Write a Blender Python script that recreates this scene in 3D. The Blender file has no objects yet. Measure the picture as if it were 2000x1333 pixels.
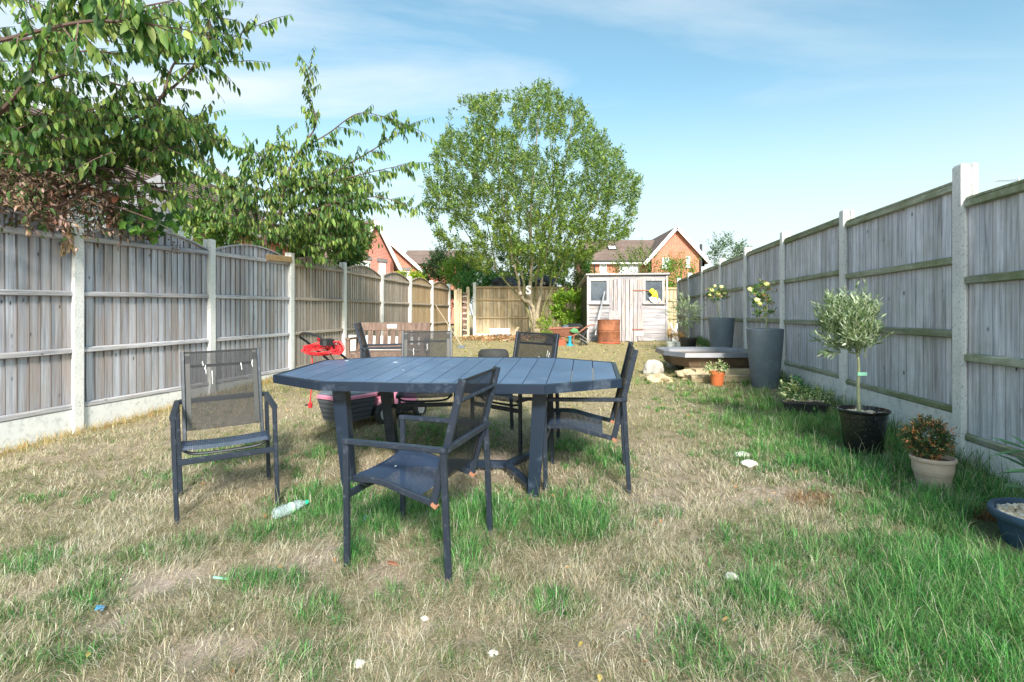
import bpy, math, random
import numpy as np
from mathutils import Vector, Matrix, noise
R = math.radians
random.seed(7); rng = np.random.default_rng(7)
SC = bpy.context.scene
COL = SC.collection
CZ = 1.40            # camera height above the datum

# ------------------------------------------------------------------ camera, sky, sun, exposure
cam = bpy.data.objects.new('camera', bpy.data.cameras.new('camera')); COL.objects.link(cam)
cam.location = (0, 0, CZ); cam.rotation_euler = (R(90), 0, 0)
cam.data.sensor_width = 36; cam.data.lens = 18.72; cam.data.shift_y = -0.0258
cam.data.clip_end = 2000; cam.data.clip_start = 0.05
SC.camera = cam
SUN_EL, SUN_AZ = 32.0, 170.0          # compass azimuth of the sun: 0 = +Y, clockwise (behind, to the right)
SKY_STRENGTH, SUN_STRENGTH, EXPOSURE = 0.15, 2.1, 1.78
w = bpy.data.worlds.new('World'); SC.world = w; w.use_nodes = True
nt = w.node_tree; nt.nodes.clear()
def nd(t, typ, **kw):
    n = t.nodes.new(typ)
    for k, v in kw.items(): setattr(n, k, v)
    return n
def lk(t, a, b): t.links.new(a, b)
sky = nd(nt, 'ShaderNodeTexSky', sky_type='NISHITA', sun_disc=False)
sky.sun_elevation = R(SUN_EL); sky.sun_rotation = R(SUN_AZ)
sky.air_density = 1.0; sky.dust_density = 2.2; sky.ozone_density = 1.6; sky.altitude = 50
tc = nd(nt, 'ShaderNodeTexCoord')
sep = nd(nt, 'ShaderNodeSeparateXYZ'); lk(nt, tc.outputs['Generated'], sep.inputs[0])
# plane-projected cloud coordinates: (x/z, y/z)
zmx = nd(nt, 'ShaderNodeMath', operation='MAXIMUM'); lk(nt, sep.outputs['Z'], zmx.inputs[0]); zmx.inputs[1].default_value = 0.06
dx = nd(nt, 'ShaderNodeMath', operation='DIVIDE'); lk(nt, sep.outputs['X'], dx.inputs[0]); lk(nt, zmx.outputs[0], dx.inputs[1])
dy = nd(nt, 'ShaderNodeMath', operation='DIVIDE'); lk(nt, sep.outputs['Y'], dy.inputs[0]); lk(nt, zmx.outputs[0], dy.inputs[1])
cmb = nd(nt, 'ShaderNodeCombineXYZ'); lk(nt, dx.outputs[0], cmb.inputs[0]); lk(nt, dy.outputs[0], cmb.inputs[1])
mp = nd(nt, 'ShaderNodeMapping'); lk(nt, cmb.outputs[0], mp.inputs[0])
mp.inputs['Rotation'].default_value = (0, 0, R(-22)); mp.inputs['Scale'].default_value = (0.42, 1.25, 1); mp.inputs['Location'].default_value = (1.35, 0.35, 0)
n1 = nd(nt, 'ShaderNodeTexNoise'); lk(nt, mp.outputs[0], n1.inputs['Vector'])
n1.inputs['Scale'].default_value = 0.9; n1.inputs['Detail'].default_value = 7; n1.inputs['Roughness'].default_value = 0.56; n1.inputs['Distortion'].default_value = 0.5
cr = nd(nt, 'ShaderNodeValToRGB'); lk(nt, n1.outputs['Fac'], cr.inputs[0])
cr.color_ramp.elements[0].position = 0.42; cr.color_ramp.elements[0].color = (0, 0, 0, 1)
cr.color_ramp.elements[1].position = 0.64; cr.color_ramp.elements[1].color = (1, 1, 1, 1)
# more cloud to the left of the view than to the right
side = nd(nt, 'ShaderNodeMapRange'); lk(nt, dx.outputs[0], side.inputs[0])
side.inputs['From Min'].default_value = -2.2; side.inputs['From Max'].default_value = 1.6
side.inputs['To Min'].default_value = 1.0; side.inputs['To Max'].default_value = 0.22
cm = nd(nt, 'ShaderNodeMath', operation='MULTIPLY'); lk(nt, cr.outputs[0], cm.inputs[0]); lk(nt, side.outputs[0], cm.inputs[1])
# thin veil: whitens smoothly towards the horizon
veil = nd(nt, 'ShaderNodeMapRange', interpolation_type='SMOOTHSTEP'); lk(nt, sep.outputs['Z'], veil.inputs[0])
veil.inputs['From Min'].default_value = 0.0; veil.inputs['From Max'].default_value = 0.42
veil.inputs['To Min'].default_value = 0.95; veil.inputs['To Max'].default_value = 0.04
vm = nd(nt, 'ShaderNodeMath', operation='MAXIMUM'); lk(nt, cm.outputs[0], vm.inputs[0]); lk(nt, veil.outputs[0], vm.inputs[1])
tint = nd(nt, 'ShaderNodeMix', data_type='RGBA', blend_type='MULTIPLY'); tint.inputs[0].default_value = 1
lk(nt, sky.outputs[0], tint.inputs[6]); tint.inputs[7].default_value = (0.43, 0.56, 0.485, 1)
mx = nd(nt, 'ShaderNodeMix', data_type='RGBA'); lk(nt, vm.outputs[0], mx.inputs[0]); lk(nt, tint.outputs[2], mx.inputs[6])
mx.inputs[7].default_value = (1.98, 2.12, 2.16, 1)
bg = nd(nt, 'ShaderNodeBackground'); lk(nt, mx.outputs[2], bg.inputs[0]); bg.inputs[1].default_value = SKY_STRENGTH
lk(nt, bg.outputs[0], nd(nt, 'ShaderNodeOutputWorld').inputs[0])
sl = bpy.data.lights.new('sun', 'SUN'); sl.energy = SUN_STRENGTH; sl.angle = R(9); sl.color = (1.0, 0.91, 0.80)
so = bpy.data.objects.new('sun', sl); COL.objects.link(so)
sdir = Vector((math.sin(R(SUN_AZ))*math.cos(R(SUN_EL)), math.cos(R(SUN_AZ))*math.cos(R(SUN_EL)), math.sin(R(SUN_EL))))
so.rotation_euler = sdir.to_track_quat('Z', 'Y').to_euler(); so.location = sdir*30
SC.view_settings.view_transform = 'Standard'; SC.view_settings.look = 'None'
SC.view_settings.exposure = EXPOSURE; SC.view_settings.gamma = 1; SC.view_settings.use_curve_mapping = False
SC.render.engine = 'CYCLES'
SC.cycles.max_bounces = 8; SC.cycles.transparent_max_bounces = 24; SC.cycles.transmission_bounces = 6
SC.cycles.use_denoising = True; SC.cycles.sample_clamp_indirect = 6

# ------------------------------------------------------------------ places
F, HY = 1040.0, 615.0
_gy = np.array([-6, 0, 3, 5, 8, 11, 14.3, 18.5, 24, 60, 400], float)
_gz = np.array([-1.40, -1.36, -1.22, -1.12, -1.00, -0.87, -0.745, -0.735, -0.72, -0.7, -0.7], float)
def gz(x, y):
    """ground height (world z)"""
    x = np.asarray(x, float); y = np.asarray(y, float)
    b = (np.interp(y-0.7, _gy, _gz)+2*np.interp(y, _gy, _gz)+np.interp(y+0.7, _gy, _gz))/4
    xx = np.clip(x, -8, 8)
    return CZ + b + 0.01*xx - 0.04*np.clip(-xx-2, 0, 3) + 0.012*np.sin(x*1.7+0.6*y)*np.sin(y*1.3-0.4*x)
def G(x, y): return float(gz(x, y))
def P(px, py, Y): return Vector(((px-1000)/F*Y, Y, CZ-(py-HY)/F*Y))
def PG(px, py):
    lo, hi = 0.5, 60.
    for _ in range(40):
        m = (lo+hi)/2; p = P(px, py, m)
        if p.z < G(p.x, p.y): hi = m
        else: lo = m
    return Vector((p.x, p.y, G(p.x, p.y)))

# ------------------------------------------------------------------ materials
MATS = {}
def new_mat(name):
    m = bpy.data.materials.new(name); m.use_nodes = True; t = m.node_tree; t.nodes.clear()
    o = nd(t, 'ShaderNodeOutputMaterial'); p = nd(t, 'ShaderNodeBsdfPrincipled'); lk(t, p.outputs[0], o.inputs[0])
    return m, t, p, o
def noise_n(t, vec, scale, detail=4, rough=.55, dist=0):
    n = nd(t, 'ShaderNodeTexNoise'); n.inputs['Scale'].default_value = scale; n.inputs['Detail'].default_value = detail
    n.inputs['Roughness'].default_value = rough; n.inputs['Distortion'].default_value = dist
    if vec is not None: lk(t, vec, n.inputs['Vector'])
    return n
def ramp(t, fac, stops):
    r = nd(t, 'ShaderNodeValToRGB'); lk(t, fac, r.inputs[0]); e = r.color_ramp.elements
    while len(e) < len(stops): e.new(0.5)
    for el, (p, c) in zip(e, stops): el.position = p; el.color = (c[0], c[1], c[2], 1) if not isinstance(c, (int, float)) else (c, c, c, 1)
    return r
def mixc(t, fac, a, b, mode='MIX'):
    m = nd(t, 'ShaderNodeMix', data_type='RGBA', blend_type=mode)
    for s, i in ((fac, 0), (a, 6), (b, 7)):
        if isinstance(s, (int, float)): m.inputs[i].default_value = s
        elif isinstance(s, tuple): m.inputs[i].default_value = (s[0], s[1], s[2], 1)
        else: lk(t, s, m.inputs[i])
    return m.outputs[2]
def bump(t, p, h, strength=.3, dist=.01):
    b = nd(t, 'ShaderNodeBump'); b.inputs['Strength'].default_value = strength; b.inputs['Distance'].default_value = dist
    lk(t, h, b.inputs['Height']); lk(t, b.outputs[0], p.inputs['Normal'])
def vec_obj(t, scale=(1, 1, 1), rnd=True):
    c = nd(t, 'ShaderNodeTexCoord'); m = nd(t, 'ShaderNodeMapping'); m.inputs['Scale'].default_value = scale
    lk(t, c.outputs['Object'], m.inputs[0])
    if rnd:
        oi = nd(t, 'ShaderNodeObjectInfo'); at = nd(t, 'ShaderNodeAttribute', attribute_name='rnd')
        s = nd(t, 'ShaderNodeMath', operation='ADD'); lk(t, oi.outputs['Random'], s.inputs[0]); lk(t, at.outputs['Fac'], s.inputs[1])
        k = nd(t, 'ShaderNodeMath', operation='MULTIPLY'); lk(t, s.outputs[0], k.inputs[0]); k.inputs[1].default_value = 37.0
        cb = nd(t, 'ShaderNodeCombineXYZ')
        for i in range(3): lk(t, k.outputs[0], cb.inputs[i])
        lk(t, cb.outputs[0], m.inputs['Location'])
        fr = nd(t, 'ShaderNodeMath', operation='FRACT'); lk(t, s.outputs[0], fr.inputs[0])
        return m.outputs[0], fr.outputs[0]
    return m.outputs[0], None
def plain(name, col, rough=.6, metal=0., var=.12, scale=6, spec=.5, bstr=.0, dirt=None):
    m, t, p, o = new_mat(name); v, r = vec_obj(t)
    n = noise_n(t, v, scale, 5, .6)
    dark = tuple(c*(1-var) for c in col); lite = tuple(min(1, c*(1+var)) for c in col)
    c = ramp(t, n.outputs[0], [(.3, dark), (.7, lite)]).outputs[0]
    if dirt:
        n2 = noise_n(t, v, scale*2.3, 6, .7); f = ramp(t, n2.outputs[0], [(.55, 0.), (.72, 1.)]).outputs[0]
        c = mixc(t, f, c, dirt)
    lk(t, c, p.inputs['Base Color']); p.inputs['Roughness'].default_value = rough; p.inputs['Metallic'].default_value = metal
    p.inputs['Specular IOR Level'].default_value = spec
    if bstr: bump(t, p, noise_n(t, v, scale*5, 4).outputs[0], bstr, .004)
    MATS[name] = m; return m
def wood(name, a, b, dark, warm, warm_amt=.35, algae=0., axis='z', rough=.85, edge=.9):
    """weathered sawn timber: long grain along the axis, knots, streaks, green algae"""
    m, t, p, o = new_mat(name)
    sc = {'z': (9, 9, .55), 'x': (.55, 9, 9), 'y': (9, .55, 9)}[axis]
    v, r = vec_obj(t, sc)
    g = noise_n(t, v, 3.2, 8, .62, .8)
    g2 = noise_n(t, v, 14, 5, .6, .2)
    c = ramp(t, g.outputs[0], [(.28, dark), (.43, a), (.58, b), (.8, tuple(min(1, x*1.12) for x in b))]).outputs[0]
    tone = ramp(t, r, [(0., .74), (.5, .97), (1., 1.12)]).outputs[0]
    c = mixc(t, 1.0, c, tone, 'MULTIPLY')
    fine = ramp(t, g2.outputs[0], [(.3, .72), (.6, 1.06)]).outputs[0]
    c = mixc(t, .8, c, fine, 'MULTIPLY')
    sc2 = {'z': (2.5, 2.5, .9), 'x': (.9, 2.5, 2.5), 'y': (2.5, .9, 2.5)}[axis]
    v2, _ = vec_obj(t, sc2)
    wn = noise_n(t, v2, 1.8, 4, .6)
    wf = ramp(t, wn.outputs[0], [(.45, 0.), (.68, warm_amt)]).outputs[0]
    c = mixc(t, wf, c, warm)
    sc3 = {'z': (12, 12, 11), 'x': (7, 12, 12), 'y': (12, 7, 12)}[axis]
    v3, _ = vec_obj(t, sc3)
    vo = nd(t, 'ShaderNodeTexVoronoi'); vo.inputs['Scale'].default_value = 1.; lk(t, v3, vo.inputs['Vector'])
    kn = ramp(t, vo.outputs['Distance'], [(.0, 1.), (.07, .95), (.11, .3), (.2, 0.)]).outputs[0]
    vs_ = nd(t, 'ShaderNodeSeparateColor'); lk(t, vo.outputs['Color'], vs_.inputs[0])
    kg = nd(t, 'ShaderNodeMath', operation='GREATER_THAN'); lk(t, vs_.outputs[0], kg.inputs[0]); kg.inputs[1].default_value = .66
    km = nd(t, 'ShaderNodeMath', operation='MULTIPLY'); lk(t, kn, km.inputs[0]); lk(t, kg.outputs[0], km.inputs[1]); kn = km.outputs[0]
    c = mixc(t, kn, c, tuple(x*.42 for x in dark))
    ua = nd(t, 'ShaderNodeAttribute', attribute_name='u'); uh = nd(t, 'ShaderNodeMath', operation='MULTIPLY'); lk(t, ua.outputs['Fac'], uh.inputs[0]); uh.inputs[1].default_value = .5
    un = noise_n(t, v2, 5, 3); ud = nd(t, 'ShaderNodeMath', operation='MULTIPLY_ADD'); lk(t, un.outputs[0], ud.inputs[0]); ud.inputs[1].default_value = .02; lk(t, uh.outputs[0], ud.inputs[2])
    es = ramp(t, ud.outputs[0], [(.40, 0.), (.49, edge), (.515, edge), (.545, 0.), (.955, 0.), (.985, edge)]).outputs[0]  # dark edge stain, also painting the shadow lines between overlapping boards
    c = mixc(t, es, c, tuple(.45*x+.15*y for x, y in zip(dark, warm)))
    if algae:
        gp = nd(t, 'ShaderNodeNewGeometry'); an = noise_n(t, gp.outputs['Position'], 2.4, 6, .7)
        af = ramp(t, an.outputs[0], [(.42, 0.), (.66, algae)]).outputs[0]
        c = mixc(t, af, c, (.15, .19, .075))
    lk(t, c, p.inputs['Base Color']); p.inputs['Roughness'].default_value = rough; p.inputs['Specular IOR Level'].default_value = .25
    bump(t, p, g2.outputs[0], .5, .004)
    MATS[name] = m; return m
def attr_mat(name, rough=.55, trans=.35, spec=.35, tmul=(1.1, 1.25, .5)):
    m, t, p, o = new_mat(name)
    a = nd(t, 'ShaderNodeAttribute', attribute_name='col'); lk(t, a.outputs['Color'], p.inputs['Base Color'])
    p.inputs['Roughness'].default_value = rough; p.inputs['Specular IOR Level'].default_value = spec
    if trans:
        tr = nd(t, 'ShaderNodeBsdfTranslucent'); lk(t, mixc(t, 1., a.outputs['Color'], tmul, 'MULTIPLY'), tr.inputs[0])
        mx = nd(t, 'ShaderNodeMixShader'); mx.inputs[0].default_value = trans
        lk(t, p.outputs[0], mx.inputs[1]); lk(t, tr.outputs[0], mx.inputs[2]); lk(t, mx.outputs[0], o.inputs[0])
    MATS[name] = m; return m

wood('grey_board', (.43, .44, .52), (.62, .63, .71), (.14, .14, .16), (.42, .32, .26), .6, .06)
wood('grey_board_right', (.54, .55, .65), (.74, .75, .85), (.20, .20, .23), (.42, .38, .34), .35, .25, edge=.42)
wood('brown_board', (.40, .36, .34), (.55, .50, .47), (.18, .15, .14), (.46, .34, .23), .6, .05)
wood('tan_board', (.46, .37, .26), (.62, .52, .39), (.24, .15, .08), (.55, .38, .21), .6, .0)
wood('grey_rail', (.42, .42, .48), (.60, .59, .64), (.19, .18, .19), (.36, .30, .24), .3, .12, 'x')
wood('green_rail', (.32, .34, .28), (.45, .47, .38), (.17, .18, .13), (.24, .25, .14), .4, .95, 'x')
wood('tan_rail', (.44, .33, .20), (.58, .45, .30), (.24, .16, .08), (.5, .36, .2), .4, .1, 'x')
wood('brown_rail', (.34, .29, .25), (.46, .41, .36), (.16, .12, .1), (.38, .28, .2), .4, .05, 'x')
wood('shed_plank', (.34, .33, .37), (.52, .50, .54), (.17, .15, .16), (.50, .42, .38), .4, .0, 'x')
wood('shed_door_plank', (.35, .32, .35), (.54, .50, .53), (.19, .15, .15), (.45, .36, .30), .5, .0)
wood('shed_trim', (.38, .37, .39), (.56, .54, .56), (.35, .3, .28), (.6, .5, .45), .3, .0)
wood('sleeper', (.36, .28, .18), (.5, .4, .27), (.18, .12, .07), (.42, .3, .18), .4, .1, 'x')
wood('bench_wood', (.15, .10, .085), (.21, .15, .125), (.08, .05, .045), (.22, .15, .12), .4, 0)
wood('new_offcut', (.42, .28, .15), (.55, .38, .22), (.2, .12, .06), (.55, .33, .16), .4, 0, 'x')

def concrete():
    m, t, p, o = new_mat('concrete'); gp = nd(t, 'ShaderNodeNewGeometry')
    n = noise_n(t, gp.outputs['Position'], 55, 6, .75); n2 = noise_n(t, gp.outputs['Position'], 2.2, 5, .6)
    n3 = noise_n(t, gp.outputs['Position'], 130, 2, .5)
    c = ramp(t, n2.outputs[0], [(.3, (.66, .66, .67)), (.7, (.84, .84, .84))]).outputs[0]
    c = mixc(t, 1., c, ramp(t, n.outputs[0], [(.36, .50), (.44, 1.), (.8, 1.06)]).outputs[0], 'MULTIPLY')
    lk(t, c, p.inputs['Base Color']); p.inputs['Roughness'].default_value = .95; p.inputs['Specular IOR Level'].default_value = .2
    bump(t, p, n.outputs[0], .6, .006); MATS['concrete'] = m
    m, t, p, o = new_mat('white_gravel_board'); gp = nd(t, 'ShaderNodeNewGeometry')
    n = noise_n(t, gp.outputs['Position'], 16, 6, .7); n2 = noise_n(t, gp.outputs['Position'], 1.7, 4, .6)
    sp = nd(t, 'ShaderNodeSeparateXYZ'); lk(t, gp.outputs['Position'], sp.inputs[0])
    c = ramp(t, n2.outputs[0], [(.3, (.66, .68, .71)), (.7, (.82, .82, .82))]).outputs[0]
    c = mixc(t, .8, c, ramp(t, n.outputs[0], [(.32, .62), (.5, 1.)]).outputs[0], 'MULTIPLY')
    n5 = noise_n(t, gp.outputs['Position'], 3.4, 6, .7); c = mixc(t, ramp(t, n5.outputs[0], [(.5, 0.), (.72, .3)]).outputs[0], c, (.46, .47, .42))
    lk(t, c, p.inputs['Base Color']); p.inputs['Roughness'].default_value = .9
    bump(t, p, n.outputs[0], .35, .004); MATS['white_gravel_board'] = m
concrete()
def brick_mat(name, c1, c2, sc=1.0):
    m, t, p, o = new_mat(name); c = nd(t, 'ShaderNodeTexCoord')
    # uses the UV-free object position: wall faces share one brick lattice by summing the horizontal axes
    sp = nd(t, 'ShaderNodeSeparateXYZ'); lk(t, c.outputs['Object'], sp.inputs[0])
    ad = nd(t, 'ShaderNodeMath', operation='ADD'); lk(t, sp.outputs[0], ad.inputs[0]); lk(t, sp.outputs[1], ad.inputs[1])
    cb = nd(t, 'ShaderNodeCombineXYZ'); lk(t, ad.outputs[0], cb.inputs[0]); lk(t, sp.outputs[2], cb.inputs[1])
    b = nd(t, 'ShaderNodeTexBrick'); lk(t, cb.outputs[0], b.inputs['Vector'])
    b.inputs['Scale'].default_value = 1; b.inputs['Brick Width'].default_value = .225; b.inputs['Row Height'].default_value = .075; b.inputs['Mortar Size'].default_value = .008
    b.inputs['Color1'].default_value = (*c1, 1); b.inputs['Color2'].default_value = (*c2, 1); b.inputs['Mortar'].default_value = (.5, .42, .36, 1)
    n = noise_n(t, c.outputs['Object'], .9, 5, .6)
    cc = mixc(t, .6, b.outputs[0], ramp(t, n.outputs[0], [(.3, .75), (.7, 1.1)]).outputs[0], 'MULTIPLY')
    lk(t, cc, p.inputs['Base Color']); p.inputs['Roughness'].default_value = .9; MATS[name] = m
brick_mat('red_brick', (.50, .115, .06), (.58, .17, .095))
brick_mat('pink_brick', (.46, .12, .09), (.54, .17, .13))
def roof_mat(name, a, b):
    m, t, p, o = new_mat(name); v, r = vec_obj(t)
    n = noise_n(t, v, 1.2, 6, .65); n2 = noise_n(t, v, 14, 3, .6)
    c = ramp(t, n.outputs[0], [(.3, a), (.7, b)]).outputs[0]
    c = mixc(t, .6, c, ramp(t, n2.outputs[0], [(.3, .7), (.6, 1.05)]).outputs[0], 'MULTIPLY')
    lk(t, c, p.inputs['Base Color']); p.inputs['Roughness'].default_value = .9; MATS[name] = m
roof_mat('brown_tile', (.17, .12, .105), (.25, .185, .165)); roof_mat('grey_tile', (.16, .15, .155), (.23, .215, .22))
plain('white_upvc', (.82, .83, .84), .4, var=.04)
plain('window_glass', (.10, .12, .15), .08, var=.3, spec=.8)
plain('curtained_glass', (.55, .60, .66), .15, var=.1)
plain('black_plastic', (.022, .024, .027), .45, var=.2)
plain('gutter_black', (.03, .03, .035), .5)
plain('table_metal_lit', (.085, .14, .25), .40, 0., .16, 2.2, .6, .0, (.15, .20, .30))  # table paint lightened for the slats, sky light put into the colour
plain('charcoal_metal', (.018, .026, .044), .38, 0., .16, 9, .5, .0, (.075, .09, .12))
plain('table_metal_shaded', (.012, .022, .044), .32, 0., .12, 3, .55, .0, (.065, .085, .125))  # same table paint darkened for rim and legs, shade put into the colour
plain('scuffed_white', (.75, .78, .8), .7)
plain('rusted_corner', (.34, .16, .10), .8)
plain('rust_drum', (.27, .105, .055), .85, 0., .45, 5, .3, .2, (.13, .055, .04))
plain('rust_pink', (.30, .13, .09), .8, 0., .3, 5, .3, .15, (.26, .12, .08))
plain('rubber', (.035, .036, .04), .8, var=.2)
plain('slate_pot', (.13, .16, .20), .62, 0., .16, 3.5, .4, .12, (.16, .20, .26))
plain('blue_pot', (.042, .085, .155), .42, 0., .12, 4, .5)
plain('gloss_black_pot', (.010, .011, .014), .22, 0., .3, 30, .6, 0, (.10, .10, .095))
plain('terracotta', (.62, .17, .055), .6, 0., .08, 5)
plain('aged_terracotta', (.56, .44, .38), .85, 0., .14, 5, .3, .15, (.66, .60, .56))
plain('pond_liner', (.19, .20, .235), .38, 0., .12, 4, .5)
plain('pond_brown', (.16, .115, .08), .75, 0., .35, 3, .3, .15, (.25, .19, .13))
plain('soil', (.10, .07, .045), .95, var=.4, scale=30, bstr=.5)
plain('red_cable', (.80, .035, .045), .4, var=.05)
plain('mower_pink', (.66, .24, .36), .4, var=.08)
plain('mower_box', (.085, .10, .125), .5, var=.15, dirt=(.15, .16, .17))
plain('wheel_silver', (.6, .62, .66), .35, .3)
plain('grey_stone', (.42, .40, .37), .95, 0., .25, 7, .3, .4, (.30, .28, .24))
plain('yellow_stone', (.56, .45, .30), .95, 0., .2, 6, .3, .4, (.42, .33, .22))
plain('pale_stone', (.72, .70, .68), .9, 0., .1, 20)
plain('cream_pebble', (.60, .48, .35), .75, 0., .2, 9)
plain('white_pebble', (.74, .66, .57), .75, 0., .1, 9)
plain('bark_pale', (.36, .30, .22), .95, 0., .3, 9, .2, .5, (.22, .20, .13))
plain('bark_olive', (.25, .24, .12), .95, 0., .3, 9, .2, .4, (.18, .15, .08))
plain('bark_dark', (.13, .085, .075), .9, 0., .3, 12, .3, .3)
plain('cane', (.30, .33, .20), .8, var=.2, scale=20)
plain('trellis_grey', (.30, .31, .34), .9, 0., .2, 8)
plain('bright_yellow', (.85, .80, .03), .5, var=.05)
plain('white_cloth', (.88, .89, .9), .8, var=.04)
plain('cyan_plastic', (.03, .33, .48), .4, var=.1)
plain('blue_tag', (.10, .38, .75), .4, var=.05)
plain('mint_label', (.35, .80, .60), .5, var=.05)
plain('black_sheet', (.02, .022, .028), .3, var=.3)
plain('orange_twigs', (.45, .24, .07), .9, 0., .3, 30)
plain('aluminium', (.55, .56, .58), .35, .8)
plain('lichen', (.62, .45, .05), .9, var=.2)
def clear_plastic():
    m, t, p, o = new_mat('clear_plastic'); p.inputs['Base Color'].default_value = (.75, .88, .95, 1); p.inputs['Roughness'].default_value = .12
    p.inputs['Transmission Weight'].default_value = .75; p.inputs['IOR'].default_value = 1.2; MATS['clear_plastic'] = m
clear_plastic()
def mesh_fabric(name, col, hole, pitch=.0042, ax=('X', 'Z')):
    """woven textilene: threads with real see-through holes a few millimetres apart"""
    m, t, p, o = new_mat(name); c = nd(t, 'ShaderNodeTexCoord'); sp = nd(t, 'ShaderNodeSeparateXYZ'); lk(t, c.outputs['UV'], sp.inputs[0])
    outs = []
    for a in ('X', 'Y'):
        s = nd(t, 'ShaderNodeMath', operation='MULTIPLY'); lk(t, sp.outputs[a], s.inputs[0]); s.inputs[1].default_value = 1/pitch
        f = nd(t, 'ShaderNodeMath', operation='FRACT'); lk(t, s.outputs[0], f.inputs[0])
        g = nd(t, 'ShaderNodeMath', operation='LESS_THAN'); lk(t, f.outputs[0], g.inputs[0]); g.inputs[1].default_value = hole; outs.append(g)
    mu = nd(t, 'ShaderNodeMath', operation='MULTIPLY'); lk(t, outs[0].outputs[0], mu.inputs[0]); lk(t, outs[1].outputs[0], mu.inputs[1])
    n = noise_n(t, c.outputs['Object'], 5, 4); lk(t, ramp(t, n.outputs[0], [(.3, tuple(x*.8 for x in col)), (.7, tuple(x*1.25 for x in col))]).outputs[0], p.inputs['Base Color'])
    p.inputs['Roughness'].default_value = .6; p.inputs['Specular IOR Level'].default_value = .3
    tr = nd(t, 'ShaderNodeBsdfTransparent'); mx = nd(t, 'ShaderNodeMixShader')
    lk(t, mu.outputs[0], mx.inputs[0]); lk(t, p.outputs[0], mx.inputs[1]); lk(t, tr.outputs[0], mx.inputs[2]); lk(t, mx.outputs[0], o.inputs[0])
    MATS[name] = m
mesh_fabric('back_fabric', (.016, .018, .024), .46, .0065)
mesh_fabric('seat_fabric', (.028, .048, .095), .34, .009)
attr_mat('leaf_mat', .5, .35, .35)
attr_mat('glossy_leaf_mat', .35, .2, .5)
attr_mat('dry_leaf_mat', .8, .15, .2, (1, .9, .7))
attr_mat('grass_mat', .6, .42, .3, (1.1, 1.2, .7))

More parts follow.
